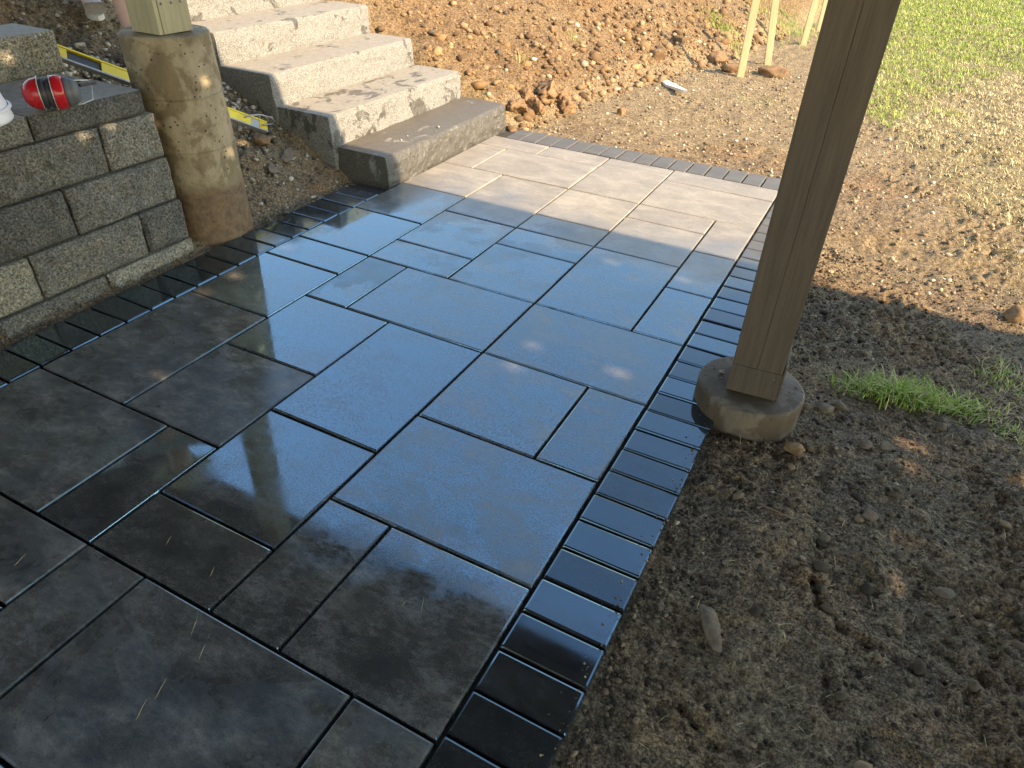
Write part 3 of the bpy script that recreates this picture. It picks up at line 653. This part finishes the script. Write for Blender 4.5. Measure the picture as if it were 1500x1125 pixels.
for px, py, s, lb in ((642, 187, 0.010, 'largest white pebble on the lowest tread'), (588, 206, 0.008, 'leftmost white pebble on the lowest tread'), (597, 200, 0.006, 'small white pebble right of the leftmost one'), (638, 193, 0.005, 'tiny grit below the largest pebble on the lowest tread')):
    p = on_z(px, py, 0.147); tag(rock('pebble', (p.x, p.y, 0.147+s*0.5), (s, s*0.9, s*0.8), MAT_STONEG, int(px), sub=2), lb, 'pebble')

_bm = bmesh.new(); bmesh.ops.create_icosphere(_bm, subdivisions=1, radius=1.0)
ICO_V = np.array([v.co[:] for v in _bm.verts]); ICO_F = np.array([[v.index for v in f.verts] for f in _bm.faces]); _bm.free()
def scatter(name, X, Y, S, C, lab, sink=0.3, Z=None):
    n = len(X); Z = height(X, Y) if Z is None else Z; base = ICO_V[None]*(1+0.35*(rng.random((n, 12, 1))-0.5)*2)
    th = rng.random(n)*6.283; c, s = np.cos(th), np.sin(th); sc = S[:, None]*np.stack([rng.uniform(0.7, 1.35, n), rng.uniform(0.6, 1.1, n), rng.uniform(0.45, 0.85, n)], -1)
    b = base*sc[:, None, :]; bx = b[..., 0]*c[:, None]-b[..., 1]*s[:, None]; by = b[..., 0]*s[:, None]+b[..., 1]*c[:, None]
    Vv = np.stack([bx+X[:, None], by+Y[:, None], b[..., 2]+(Z+S*sink)[:, None]], -1).reshape(-1, 3)
    Ff = (ICO_F[None]+(np.arange(n)*12)[:, None, None]).reshape(-1, 3)
    m_ = fastmesh(name, Vv, Ff, MAT_CRUMB, False)
    cc = np.repeat(np.concatenate([C, np.ones((n, 1))], 1), 12, 0); a_ = m_.color_attributes.new('tint', 'FLOAT_COLOR', 'POINT'); a_.data.foreach_set('color', cc.astype(np.float32).ravel())
    tag(linkme(name, m_), lab, None, None, 'stuff')
def pal(n, cols, w=None):
    cols = np.array(cols); i = rng.choice(len(cols), n, p=w); return cols[i]*rng.uniform(0.7, 1.25, (n, 1))
n = 900; X = rng.uniform(-0.1, 1.1, n); Y = 0.5+2.3*rng.random(n)**1.3; S = 0.005+0.014*rng.random(n)**3; keep = (np.hypot(X+0.127, Y-1.868) > 0.18) & (vn(X, Y, 3.0, 6)+0.35*sst(0.2, 0.8, X) > 0.55)
X, Y, S = X[keep], Y[keep], S[keep]
scatter('soil_clumps', X, Y, S, pal(len(X), [(0.06, 0.043, 0.028), (0.13, 0.09, 0.055), (0.2, 0.14, 0.085)]), 'dark clumps of damp earth on the shaded soil', 0.1)
n = 520; X = -0.186-np.abs(rng.normal(0, 0.022, n)); Y = rng.uniform(0.5, 3.9, n); keep = vn(X*0, Y, 5, 2) > 0.42; X, Y = X[keep], Y[keep]
scatter('soil_spill', X, Y, 0.0009+0.0028*rng.random(len(X))**3, pal(len(X), [(0.06, 0.042, 0.028), (0.16, 0.11, 0.068), (0.3, 0.23, 0.15)]), 'crumbs of soil spilled over the edge of the border bricks', 0.3, np.zeros(len(X)))
# crumbs in the dark soil beside the patio
n = 30000; X = rng.uniform(-0.18, 1.15, n); Y = rng.uniform(0.45, 3.3, n); S = 0.0013+0.0062*rng.random(n)**6
X = np.where(rng.random(n) < 0.22, -0.18+np.abs(rng.normal(0, 0.10, n)), X); keep = np.hypot(X+0.127, Y-1.868) > 0.165
X, Y, S = X[keep], Y[keep], S[keep]
scatter('loose_soil', X, Y, S, pal(len(X), [(0.04, 0.027, 0.017), (0.13, 0.088, 0.052), (0.24, 0.165, 0.10), (0.40, 0.31, 0.21)], [0.46, 0.38, 0.15, 0.01]), 'loose dark crumbs of soil and grit beside the patio')
n = 12000; X = rng.uniform(-2.1, 1.3, n); Y = rng.uniform(3.0, 7.0, n); S = 0.002+0.012*rng.random(n)**5; keep = (Y > 4.05) | (X > -0.17); X, Y, S = X[keep], Y[keep], S[keep]
scatter('dry_crumbs', X, Y, S, pal(len(X), [(0.30, 0.21, 0.13), (0.42, 0.32, 0.2), (0.2, 0.14, 0.09), (0.55, 0.48, 0.36)], [0.4, 0.3, 0.2, 0.1]), 'dry tan crumbs and grit on the sunlit dirt')
n = 9500; Y = rng.uniform(4.03, 9.0, n); X = xfoot(Y)-np.abs(rng.normal(0, 0.9, n))+0.06; S = 0.003+0.030*rng.random(n)**9
scatter('bank_clods', X, Y, S, pal(n, [(0.23, 0.135, 0.07), (0.33, 0.21, 0.115), (0.15, 0.09, 0.05), (0.5, 0.4, 0.27), (0.11, 0.085, 0.065)], [0.42, 0.29, 0.17, 0.04, 0.08]), 'small clods and pebbles strewn over the clay bank')
n = 170; Y = rng.uniform(4.1, 8.5, n); X = xfoot(Y)-np.abs(rng.normal(0, 0.55, n))+0.05; S = 0.02+0.045*rng.random(n)**3
scatter('bank_lumps', X, Y, S, pal(n, [(0.26, 0.15, 0.07), (0.36, 0.22, 0.11), (0.17, 0.10, 0.05)]), 'larger earth lumps caught along the foot of the bank', 0.0)
n = 4200; X = rng.uniform(-4.0, -2.33, n); Y = rng.uniform(1.8, 2.72, n); S = 0.002+0.014*rng.random(n)**4; keep = np.hypot(X+2.47, Y-1.96) > 0.17; X, Y, S = X[keep], Y[keep], S[keep]
scatter('slope_gravel', X, Y, S, pal(len(X), [(0.11, 0.085, 0.06), (0.2, 0.155, 0.11), (0.34, 0.3, 0.23), (0.5, 0.44, 0.33)], [0.4, 0.3, 0.2, 0.1]), 'gravelly soil on the slope between wall and steps')
n = 260; X = rng.normal(-3.2, 0.13, n); Y = rng.normal(2.16, 0.09, n); S = rng.uniform(0.008, 0.019, n)
scatter('gravel_pile', X, Y, S, pal(n, [(0.5, 0.43, 0.32), (0.38, 0.33, 0.26), (0.6, 0.54, 0.42)]), 'pale gravel heaped behind the round pier')
n = 240; Y = rng.normal(2.62, 0.05, n); X = rng.uniform(-3.25, -2.78, n); S = rng.uniform(0.006, 0.015, n)
scatter('gravel_strip', X, Y, S, pal(n, [(0.42, 0.37, 0.29), (0.3, 0.26, 0.21), (0.52, 0.47, 0.38)]), 'gravel spilled along the near side of the steps')

# ------------------------------------------------------------------ grass
def blades(name, X, Y, Hh, Wd, C, lab, lean=0.7, kind='stuff', cat=None):
    n = len(X); Z = height(X, Y)-0.004; th = rng.random(n)*6.283; ln = lean*(0.4+rng.random(n)); dx, dy = np.cos(th), np.sin(th)
    px_, py_ = -dy, dx; Vv = np.zeros((n, 7, 3))
    for k, (t, w) in enumerate(((0, 1.0), (0.4, 0.85), (0.75, 0.55))):
        off = ln*Hh*t**1.8; zz = Hh*t*(1-0.25*ln*t)
        for sgn, q in ((-1, 0), (1, 1)):
            Vv[:, k*2+q, 0] = X+dx*off+sgn*px_*Wd*w/2; Vv[:, k*2+q, 1] = Y+dy*off+sgn*py_*Wd*w/2; Vv[:, k*2+q, 2] = Z+zz
    Vv[:, 6, 0] = X+dx*ln*Hh; Vv[:, 6, 1] = Y+dy*ln*Hh; Vv[:, 6, 2] = Z+Hh*(1-0.3*ln)
    f = np.array([[0, 1, 3], [0, 3, 2], [2, 3, 5], [2, 5, 4], [4, 5, 6]]); Ff = (f[None]+(np.arange(n)*7)[:, None, None]).reshape(-1, 3)
    m_ = fastmesh(name, Vv.reshape(-1, 3), Ff, MAT_GRASS, True)
    cc = np.repeat(np.concatenate([C, np.ones((n, 1))], 1), 7, 0); a_ = m_.color_attributes.new('tint', 'FLOAT_COLOR', 'POINT'); a_.data.foreach_set('color', cc.astype(np.float32).ravel())
    tag(linkme(name, m_), lab, cat, None, kind)
GREEN = np.array((0.21, 0.32, 0.03)); STRAW = np.array((0.66, 0.53, 0.27)); PALE = np.array((0.42, 0.46, 0.13))
n = 170000; Y = 2.9+12.5*rng.random(n)**1.25; X = rng.uniform(-1.9, 2.6, n); L_ = lawn(X, Y)
keep = rng.random(n) < L_*np.interp(X, [1.2, 2.6], [1, 0.4]); X, Y = X[keep], Y[keep]; n = len(X)
gm = sst(0.38, 0.62, vn(X, Y, 1.2, 2)*0.45+vn(X, Y, 4.2, 4)*0.3+0.32*sst(6.0, 9.5, Y)+0.26*sst(0.55, -0.1, X)*sst(3.9, 5.2, Y)-0.28*sst(0.3, 0.9, X)*sst(9.5, 6.0, Y))
cl_ = sst(0.35, 0.7, vn(X, Y, 9.0, 5))
C = np.where((rng.random(n) < gm)[:, None], np.where((rng.random(n) < 0.5)[:, None], GREEN, PALE), STRAW)*rng.uniform(0.7, 1.3, (n, 1))
Hh = rng.uniform(0.010, 0.034, n)*(0.6+0.6*gm+0.6*cl_); Wd = rng.uniform(0.0022, 0.0045, n)*np.interp(Y, [3, 12], [0.8, 2.0])
blades('lawn_grass', X, Y, Hh, Wd, C, 'short dry and green lawn grass beyond the bare dirt', 1.0)
def tuft(px, py, rx, ry, n, hmin, hmax, g, lab, rot=0.0):
    p = P0(px, py); u, v = rng.normal(0, 0.5, n), rng.normal(0, 0.5, n); X = p.x+u*rx*math.cos(rot)-v*ry*math.sin(rot); Y = p.y+u*rx*math.sin(rot)+v*ry*math.cos(rot)
    C = np.where((rng.random(n) < g)[:, None], np.where((rng.random(n) < 0.6)[:, None], np.array((0.21, 0.33, 0.04)), np.array((0.36, 0.43, 0.11))), STRAW*0.9)*rng.uniform(0.7, 1.3, (n, 1))
    blades('grass_tuft', X, Y, rng.uniform(hmin, hmax, n), rng.uniform(0.0022, 0.004, n), C, lab, 0.95, 'stuff')
tuft(1322, 586, 0.17, 0.055, 900, 0.03, 0.08, 0.9, 'bright green grass tuft on the dark soil right of the footing', 0.15)
tuft(1420, 600, 0.10, 0.08, 300, 0.015, 0.045, 0.6, 'straggly half-dry grass right of the bright green tuft')
tuft(1478, 560, 0.12, 0.12, 420, 0.012, 0.04, 0.55, 'patchy grass at the right edge of the shade')
tuft(1490, 640, 0.08, 0.06, 160, 0.015, 0.04, 0.45, 'thin dry grass at the right edge below the patchy grass')
tuft(1055, 38, 0.22, 0.22, 500, 0.03, 0.09, 0.85, 'green weeds at the upper right end of the clay bank')
tuft(1080, 75, 0.16, 0.14, 260, 0.03, 0.08, 0.6, 'grey-green weeds left of the nearest wooden stake')
tuft(1150, 40, 0.5, 0.9, 1700, 0.03, 0.08, 0.85, 'tall green grass behind the wooden stakes')
tuft(765, 95, 0.07, 0.05, 26, 0.04, 0.12, 0.15, 'few dry straw stalks on the bank above the clods')
tuft(840, 55, 0.06, 0.05, 60, 0.02, 0.05, 0.8, 'tiny green weed on the bank')
tuft(1110, 150, 0.3, 0.22, 260, 0.01, 0.025, 0.5, 'sparse yellowish sprouts on the dirt in front of the wooden stakes')
n = 900; X = rng.uniform(-0.1, 1.1, n); Y = rng.uniform(0.6, 3.4, n)
blades('straw_bits', X, Y, rng.uniform(0.006, 0.026, n), rng.uniform(0.001, 0.002, n), STRAW*rng.uniform(0.5, 1.1, (n, 1)), 'scattered bits of straw and roots on the soil', 1.7)

# ------------------------------------------------------------------ stakes, splinter, twig
sp = [P0(1084, 112), P0(1124, 95), P0(1176, 66), P0(1199, 46)]
for a_, lean_, lb in ((sp[0], (0.0, 0.0), 'nearest light wooden stake at the foot of the bank'), (sp[1], (-0.10, 0.02), 'light wooden stake leaning left, second nearest by the bank'),
                      (sp[2], (0.03, 0.0), 'pale wooden stake farther back, partly beside the brown post'), (sp[3], (0.0, 0.02), 'farthest wooden stake, half hidden by the brown post')):
    o = box('wooden_stake', (0, 0, 0.36), (0.058, 0.03, 0.80), MAT_LUMBER, None, 0.003); o.location = (a_.x, a_.y, h1(a_.x, a_.y)); o.rotation_euler = (-lean_[1], lean_[0], 0.35); tag(o, lb, 'stake', 'wooden stakes by the bank')
MAT_WHITE = simple('white_board', (0.72, 0.68, 0.6), 0.6)
p = P0(986, 131)
spl = meshobj('board_splinter', [(-0.10, -0.012, 0), (-0.02, -0.03, 0), (0.11, -0.01, 0), (0.12, 0.006, 0), (-0.09, 0.022, 0), (-0.10, -0.012, 0.02), (-0.02, -0.03, 0.02), (0.11, -0.01, 0.018), (0.12, 0.006, 0.018), (-0.09, 0.022, 0.02)],
              [(4, 3, 2, 1, 0), (5, 6, 7, 8, 9), (0, 1, 6, 5), (1, 2, 7, 6), (2, 3, 8, 7), (3, 4, 9, 8), (4, 0, 5, 9)], MAT_WHITE)
spl.scale = (2.2, 1.5, 1.0); spl.location = (p.x, p.y, h1(p.x, p.y)+0.012); spl.rotation_euler = (0.1, -0.08, R(-52)); tag(spl, 'white splintered piece of board on the dirt below the bank', 'board')
MAT_TWIG = simple('root_bark', (0.22, 0.14, 0.08), 0.8)
for pts, r_, lb in (([(862, 82), (880, 92), (900, 105), (915, 112)], 0.006, 'thin curved root lying across the middle of the bank'), ([(680, 30), (694, 26), (708, 21)], 0.005, 'thin pale root near the top of the bank'),
                    ([(1110, 740), (1126, 748), (1140, 755), (1157, 762)], 0.0022, 'thin dark twig in the shaded soil')):
    ps = [P0(*q) for q in pts]; tag(tube('twig', [(q.x, q.y, h1(q.x, q.y)+r_*1.2) for q in ps], r_, MAT_TWIG), lb, 'twig')

# ------------------------------------------------------------------ tools on the wall and slope
MAT_YEL = simple('yellow_paint', (0.78, 0.56, 0.02), 0.4, 0.05, 20, 0.03); MAT_DKG = simple('dark_plastic', (0.035, 0.035, 0.04), 0.5, 0.1, 40, 0.05)
MAT_ALU = simple('grey_metal', (0.36, 0.35, 0.33), 0.45, 0.1, 30, 0.05, 0.3); MAT_RED = simple('red_plastic', (0.50, 0.015, 0.02), 0.25, 0.06, 20, 0.02)
MAT_GREYP = simple('grey_plastic', (0.10, 0.105, 0.11), 0.5, 0.1, 50, 0.1); MAT_VIAL = simple('green_vial', (0.42, 0.55, 0.25), 0.15, 0.05, 20, 0); MAT_WIRE = simple('bright_wire', (0.6, 0.58, 0.54), 0.35, 0.05, 20, 0, 0.5)
# spirit level: from behind the upper block down to the dirt by the steps
A = on_x(393, 188, -2.75); B = on_x(88, 78, -2.96); d = (B-A).normalized(); B = A+d*1.0
lv = tag(empty('spirit_level', tuple(A)), 'long yellow spirit level leaning from the wall down to the dirt behind the pier', 'level')
xa = d; side = Vector((0.62, -0.35, 0.70)); side = (side-xa*side.dot(xa)).normalized(); ya = xa.cross(side)
LM = Matrix((xa, ya, side)).transposed()          # local x along, z = face seen
def lvl(nm, c, s, mat, bev=0.0015):
    o = box(nm, (0, 0, 0), s, mat, lv, bev); o.location = LM @ Vector(c); o.rotation_mode = 'QUATERNION'; o.rotation_quaternion = LM.to_quaternion(); return o
Wd_, Th = 0.058, 0.025
lvl('edge_rail', (0.50, Wd_/2-0.004, 0), (0.98, 0.008, Th), MAT_YEL); lvl('edge_rail', (0.50, -Wd_/2+0.004, 0), (0.98, 0.008, Th), MAT_ALU)
for a_, b_ in ((0.01, 0.055), (0.105, 0.46), (0.53, 0.80), (0.93, 0.99)): lvl('web', ((a_+b_)/2, 0, 0), (b_-a_, Wd_-0.0165, Th-0.006), MAT_YEL)
lvl('end_cap', (0.004, 0, 0), (0.010, Wd_+0.003, Th+0.003), MAT_DKG); lvl('end_cap', (0.997, 0, 0), (0.010, Wd_+0.003, Th+0.003), MAT_DKG)
vb = lvl('vial_block', (0.08, 0, 0), (0.049, Wd_-0.017, Th-0.008), MAT_ALU)
o = lathe('vial', [(0.002, -0.017), (0.007, -0.015), (0.007, 0.015), (0.002, 0.017)], MAT_VIAL, None, 12, (1, 0, 0)); o.parent = vb; o.location = (0, 0, 0.007)
lvl('grip_slot', (0.865, 0, -0.004), (0.128, Wd_-0.017, 0.010), MAT_DKG); lvl('vial_block', (0.495, 0, 0), (0.069, Wd_-0.017, Th-0.008), MAT_ALU)
# wire loop by its end
ps = [on_x(q[0], q[1], -2.74) for q in ((358, 172), (368, 169), (382, 168), (396, 172), (403, 178), (398, 182), (384, 183))]
tag(tube('wire_loop', ps, 0.004, MAT_ALU), 'grey bent wire loop beside the lower end of the yellow level', 'wire')
# ear defenders
em = tag(empty('ear_defenders', (-2.49, 1.44, 0.613)), 'red and black ear defenders lying on the wall ledge', 'ear defenders')
ax = (on_z(112, 133, 0.665)-on_z(42, 138, 0.665)); ax.z = 0; ax.normalize(); c0 = on_z(76, 136, 0.664); AX = tuple(ax)
def cup(nm, prof, mat): o = lathe(nm, prof, mat, None, 28, AX, tuple(c0)); child(o, em); return o
cup('ear_cup', [(0.004, -0.083), (0.022, -0.079), (0.037, -0.068), (0.046, -0.052), (0.050, -0.034), (0.050, -0.030)], MAT_RED)
cup('cushion', [(0.050, -0.030), (0.042, -0.029), (0.047, -0.024), (0.047, -0.016), (0.039, -0.0125), (0.047, -0.009), (0.047, 0.0), (0.042, 0.0035), (0.049, 0.004)], MAT_DKG)
cup('ear_cup', [(0.049, 0.004), (0.052, 0.008), (0.053, 0.020), (0.050, 0.034), (0.047, 0.039)], MAT_RED)
cup('cup_shell', [(0.043, 0.039), (0.0465, 0.042), (0.0455, 0.052), (0.041, 0.058), (0.0415, 0.061), (0.036, 0.070), (0.026, 0.080), (0.024, 0.079), (0.008, 0.083), (0.003, 0.083)], MAT_GREYP)
for z_ in (-0.031, 0.0045): cup('trim_ring', [(0.050, z_-0.001), (0.0535, z_-0.0005), (0.0535, z_+0.001), (0.050, z_+0.0015)], MAT_WIRE)
bk = Vector((-ax.y, ax.x, 0))
band = []
for k in range(15):
    t = k/14*math.pi; band.append(c0+ax*(0.075*math.cos(t)*1.0+0.01)+bk*(0.05+0.10*math.sin(t))+Vector((0, 0, 0.012)))
child(tube('headband', band, 0.007, MAT_DKG, None, 8), em)
for dz_ in (0.030, -0.038):
    ps = [c0+ax*0.035+Vector((0, 0, dz_)), c0+ax*0.075+Vector((0, 0, dz_*1.1)), c0+ax*0.11+Vector((0, 0, dz_*0.9))+bk*0.02, c0+ax*0.118+bk*0.06+Vector((0, 0, 0.01))]
    child(tube('wire_arm', ps, 0.0018, MAT_WIRE, None, 6), em)
    ps = [c0-ax*0.035+Vector((0, 0, dz_)), c0-ax*0.08+Vector((0, 0, dz_)), c0-ax*0.06+bk*0.06+Vector((0, 0, 0.01))]
    child(tube('wire_arm', ps, 0.0018, MAT_WIRE, None, 6), em)
child(box('slider', tuple(c0+ax*0.105+bk*0.045+Vector((0, 0, 0.012))), (0.02, 0.06, 0.012), MAT_DKG, None, 0.003), em)
# white container at the picture's edge
MAT_WPL = simple('white_plastic', (0.74, 0.74, 0.76), 0.4, 0.03, 15, 0.02)
q = on_z(22, 176, 0.613); cc_ = Vector((q.x, q.y, 0.613))+Vector((-0.10, -0.105, 0))
jg = tag(empty('plastic_tub', tuple(cc_)), 'white plastic tub standing upside down on the wall ledge', 'tub')
lathe('body', [(0.10, 0.0), (0.138, 0.0), (0.142, 0.006), (0.141, 0.012), (0.118, 0.125), (0.110, 0.134), (0.02, 0.136)], MAT_WPL, jg, 40)
lathe('rim', [(0.1395, 0.034), (0.1455, 0.036), (0.1455, 0.041), (0.1385, 0.043)], MAT_WPL, jg, 40, cap=False)
# fallen leaf bits and straws on slabs
MAT_LEAF = simple('dry_seed', (0.50, 0.40, 0.22), 0.7, 0.2, 60, 0)
for px, py, ln, ang, lb in ((592, 884, 0.008, 0.5, 'tiny pale straw beside a longer one on the slab by the border bricks'), (619, 886, 0.02, 1.0, 'longer pale straw of the pair on the slab by the border bricks'),
                        (285, 917, 0.022, 1.1, 'straw nearest the upper edge of the largest front slab'), (296, 955, 0.018, 1.05, 'second straw from the upper edge of the largest front slab'),
                        (235, 1010, 0.022, 0.95, 'third straw down on the largest front slab'), (207, 1040, 0.02, 1.0, 'lowest straw on the largest front slab'),
                        (30, 820, 0.018, 0.9, 'lone straw on the slab at the left edge of the view'), (247, 792, 0.014, 1.0, 'left straw of two on the dark slab above the largest front slab'),
                        (311, 838, 0.014, 1.05, 'right straw of two on the dark slab above the largest front slab')):
    ang = 1.0+ang; p = on_z(px, py); ps = [p+Vector((math.cos(ang)*ln*t, math.sin(ang)*ln*t, 0.0012+0.0008*math.sin(6*t))) for t in (-1, -0.4, 0.1, 0.6, 1)]
    tag(tube('straw', ps, [0.0002, 0.0005, 0.0006, 0.0004, 0.0002], MAT_LEAF, None, 5), lb, 'straw', 'straws on the wet slabs')

# ------------------------------------------------------------------ person working behind the pier
MAT_SKIN = simple('skin', (0.55, 0.32, 0.25), 0.5, 0.06, 12, 0.05); MAT_SHORT = simple('dark_shorts', (0.05, 0.05, 0.06), 0.85, 0.15, 60, 0.2)
MAT_SHIRT = simple('grey_shirt', (0.2, 0.21, 0.23), 0.9, 0.12, 60, 0.2); MAT_SHOE = simple('worn_shoe', (0.42, 0.38, 0.34), 0.75, 0.15, 40, 0.2); MAT_SOLE = simple('shoe_sole', (0.62, 0.57, 0.46), 0.7, 0.1, 40, 0.1)
MAT_HAT = simple('straw_hat', (0.62, 0.52, 0.36), 0.8, 0.1, 80, 0.2); MAT_HAIR = simple('hair', (0.04, 0.03, 0.02), 0.7, 0.2, 90, 0.3)
fa = P0(140, 33); fa.z = h1(fa.x, fa.y)+0.01                      # foot seen left of the pier
fb = P0(212, 112); fb.z = h1(fb.x, fb.y)+0.01                      # foot hidden by the pier
per = tag(empty('person', tuple((fa+fb)/2)), 'person in pale shoes with bare lower legs bending over behind the concrete pier', 'person')
def skin(name, verts, edges, rad, mat, root=0, sub=2):
    me_ = bpy.data.meshes.new(name); me_.from_pydata([tuple(v) for v in verts], edges, []); o_ = linkme(name, me_, mat)
    m_ = o_.modifiers.new('s', 'SKIN'); m_.use_smooth_shade = True
    for i, r_ in enumerate(rad): sv = me_.skin_vertices[0].data[i]; sv.radius = (r_, r_) if not isinstance(r_, tuple) else r_; sv.use_root = (i == root)
    s_ = o_.modifiers.new('d', 'SUBSURF'); s_.levels = sub; s_.render_levels = sub; child(o_, per); return o_
hip = Vector((-3.52, 2.30, 1.40)); neck = Vector((-3.36, 2.03, 1.70)); head = Vector((-3.30, 1.99, 1.80))
side_ = Vector((0.62, 0.78, 0))                                     # across the body
kA = Vector((fa.x+0.02, fa.y-0.05, fa.z+0.50)); kB = on_x(183, 0, fb.x-0.06); kB = fb+(kB-fb)*1.35
aA = fa+Vector((-0.01, 0.0, 0.10)); aB = fb+Vector((0, 0.0, 0.10))
hA = hip-side_*0.05+Vector((-0.05, 0.02, -0.05)); hB = hip+side_*0.09+Vector((0, 0, -0.05))
Vb = [hip, (hip+neck)*0.5+Vector((0, 0, 0.06)), neck+Vector((-0.03, 0.05, -0.04)), neck, head-Vector((0, 0, 0.03)), head+Vector((0.01, -0.01, 0.07)),
      hA, kA, aA.lerp(kA, 0.62)+Vector((-0.02, 0.01, 0)), aA, fa+Vector((0.02, -0.02, 0.04)), hB, kB, aB.lerp(kB, 0.62)+Vector((-0.015, 0.01, 0)), aB, fb+Vector((0.02, -0.02, 0.04))]
sA, sB = neck-side_*0.17+Vector((0, 0, -0.05)), neck+side_*0.17+Vector((0, 0, -0.05))
eA, eB = sA+Vector((0.10, -0.12, -0.24)), sB+Vector((0.14, -0.08, -0.23)); wA, wB = eA+Vector((0.16, -0.10, -0.16)), eB+Vector((0.15, -0.12, -0.15))
i0 = len(Vb); Vb += [sA, eA, wA, sB, eB, wB]
Eb = [(0, 1), (1, 2), (2, 3), (3, 4), (4, 5), (0, 6), (6, 7), (7, 8), (8, 9), (9, 10), (0, 11), (11, 12), (12, 13), (13, 14), (14, 15), (2, i0), (i0, i0+1), (i0+1, i0+2), (2, i0+3), (i0+3, i0+4), (i0+4, i0+5)]
Rb = [0.15, 0.14, 0.13, 0.055, 0.085, 0.075, 0.085, 0.057, 0.058, 0.036, 0.03, 0.085, 0.057, 0.058, 0.036, 0.03, 0.06, 0.042, 0.03, 0.06, 0.042, 0.03]
skin('body', Vb, Eb, Rb, MAT_SKIN)
for w_, dirn in ((wA, (wA-eA).normalized()), (wB, (wB-eB).normalized())):    # hands
    sd_ = dirn.cross(Vector((0, 0, 1))).normalized(); up_ = sd_.cross(dirn)
    hv, he, hr = [w_, w_+dirn*0.05, w_+dirn*0.085], [(0, 1), (1, 2)], [0.026, (0.016, 0.034), (0.014, 0.036)]
    for q_, (o_, ln) in enumerate(((-0.028, 0.06), (-0.009, 0.072), (0.01, 0.067), (0.028, 0.052))):
        b_ = len(hv); r0 = w_+dirn*0.085+sd_*o_; hv += [r0, r0+dirn*ln*0.55-up_*0.012, r0+dirn*ln*0.85-up_*0.035]; he += [(2, b_), (b_, b_+1), (b_+1, b_+2)]; hr += [0.0095, 0.009, 0.0075]
    b_ = len(hv); hv += [w_+dirn*0.03+sd_*0.03, w_+dirn*0.065+sd_*0.055-up_*0.015, w_+dirn*0.09+sd_*0.055-up_*0.03]; he += [(1, b_), (b_, b_+1), (b_+1, b_+2)]; hr += [0.011, 0.010, 0.008]
    skin('hand', hv, he, hr, MAT_SKIN)
skin('shirt', [hip+Vector((0, 0, 0.02)), (hip+neck)*0.5+Vector((0, 0, 0.06)), neck+Vector((-0.03, 0.05, -0.04)), sA, sA.lerp(eA, 0.8), sB, sB.lerp(eB, 0.8)], [(0, 1), (1, 2), (2, 3), (3, 4), (2, 5), (5, 6)], [0.162, 0.155, 0.142, 0.078, 0.064, 0.078, 0.064], MAT_SHIRT)
skin('shorts', [hip+Vector((0, 0, -0.01)), hA, hA.lerp(kA, 0.75), hB, hB.lerp(kB, 0.75)], [(0, 1), (1, 2), (0, 3), (3, 4)], [0.165, 0.10, 0.085, 0.10, 0.085], MAT_SHORT)
def shoe(f, yaw):
    fw = Vector((math.cos(yaw), math.sin(yaw), 0)); o1 = skin('shoe', [f+Vector((0, 0, 0.075))-fw*0.02, f-fw*0.05+Vector((0, 0, 0.042)), f+fw*0.05+Vector((0, 0, 0.045)), f+fw*0.14+Vector((0, 0, 0.034)), f+fw*0.185+Vector((0, 0, 0.026))],
                                                                       [(0, 1), (0, 2), (2, 3), (3, 4)], [0.045, 0.042, 0.045, 0.042, 0.026], MAT_SHOE)
    V_, F_ = [], []; n_ = 20
    for z_ in (0.0, 0.022):
        for k in range(n_):
            th = 2*math.pi*k/n_; u = 0.065+0.148*math.cos(th); w_ = (0.047 if math.cos(th) > 0 else 0.040)*math.sin(th); V_.append(f+fw*u+Vector((-fw.y, fw.x, 0))*w_+Vector((0, 0, z_-0.008)))
    for k in range(n_): F_.append((k, (k+1) % n_, n_+(k+1) % n_, n_+k))
    F_ += [tuple(range(n_))[::-1], tuple(range(n_, 2*n_))]
    child(meshobj('shoe_sole', V_, F_, MAT_SOLE), per)
shoe(fa+Vector((0.02, 0, 0)), R(150)); shoe(fb, R(140))
# head details and hat
fdir = Vector((0.75, -0.55, -0.3)).normalized()
child(lathe('hat', [(0.105, -0.012), (0.19, -0.03), (0.195, -0.026), (0.11, 0.004), (0.098, 0.06), (0.08, 0.085), (0.02, 0.095)], MAT_HAT, None, 28, (0.25, -0.2, 0.95), tuple(head+Vector((0.0, 0.0, 0.06))), cap=False), per)
child(rock('hair', tuple(head+Vector((-0.035, 0.03, 0.02))), (0.09, 0.085, 0.085), MAT_HAIR, 77, sub=2, amp=0.05), per)
nose = head+fdir*0.10; child(lathe('nose', [(0.002, 0.022), (0.008, 0.014), (0.014, 0.0), (0.012, -0.012)], MAT_SKIN, None, 10, tuple(fdir), tuple(nose-fdir*0.012)), per)
sdv = fdir.cross(Vector((0, 0, 1))).normalized()
for s_ in (-1, 1):
    child(rock('eye', tuple(head+fdir*0.083+sdv*s_*0.03+Vector((0, 0, 0.025))), (0.011,)*3, MAT_HAIR, 80, sub=2, amp=0), per)
    child(rock('ear', tuple(head+sdv*s_*0.088), (0.02, 0.015, 0.03), MAT_SKIN, 81, sub=2, amp=0.05), per)
child(rock('mouth', tuple(head+fdir*0.088-Vector((0, 0, 0.035))), (0.012, 0.022, 0.006), MAT_SHIRT, 82, sub=2, amp=0), per)
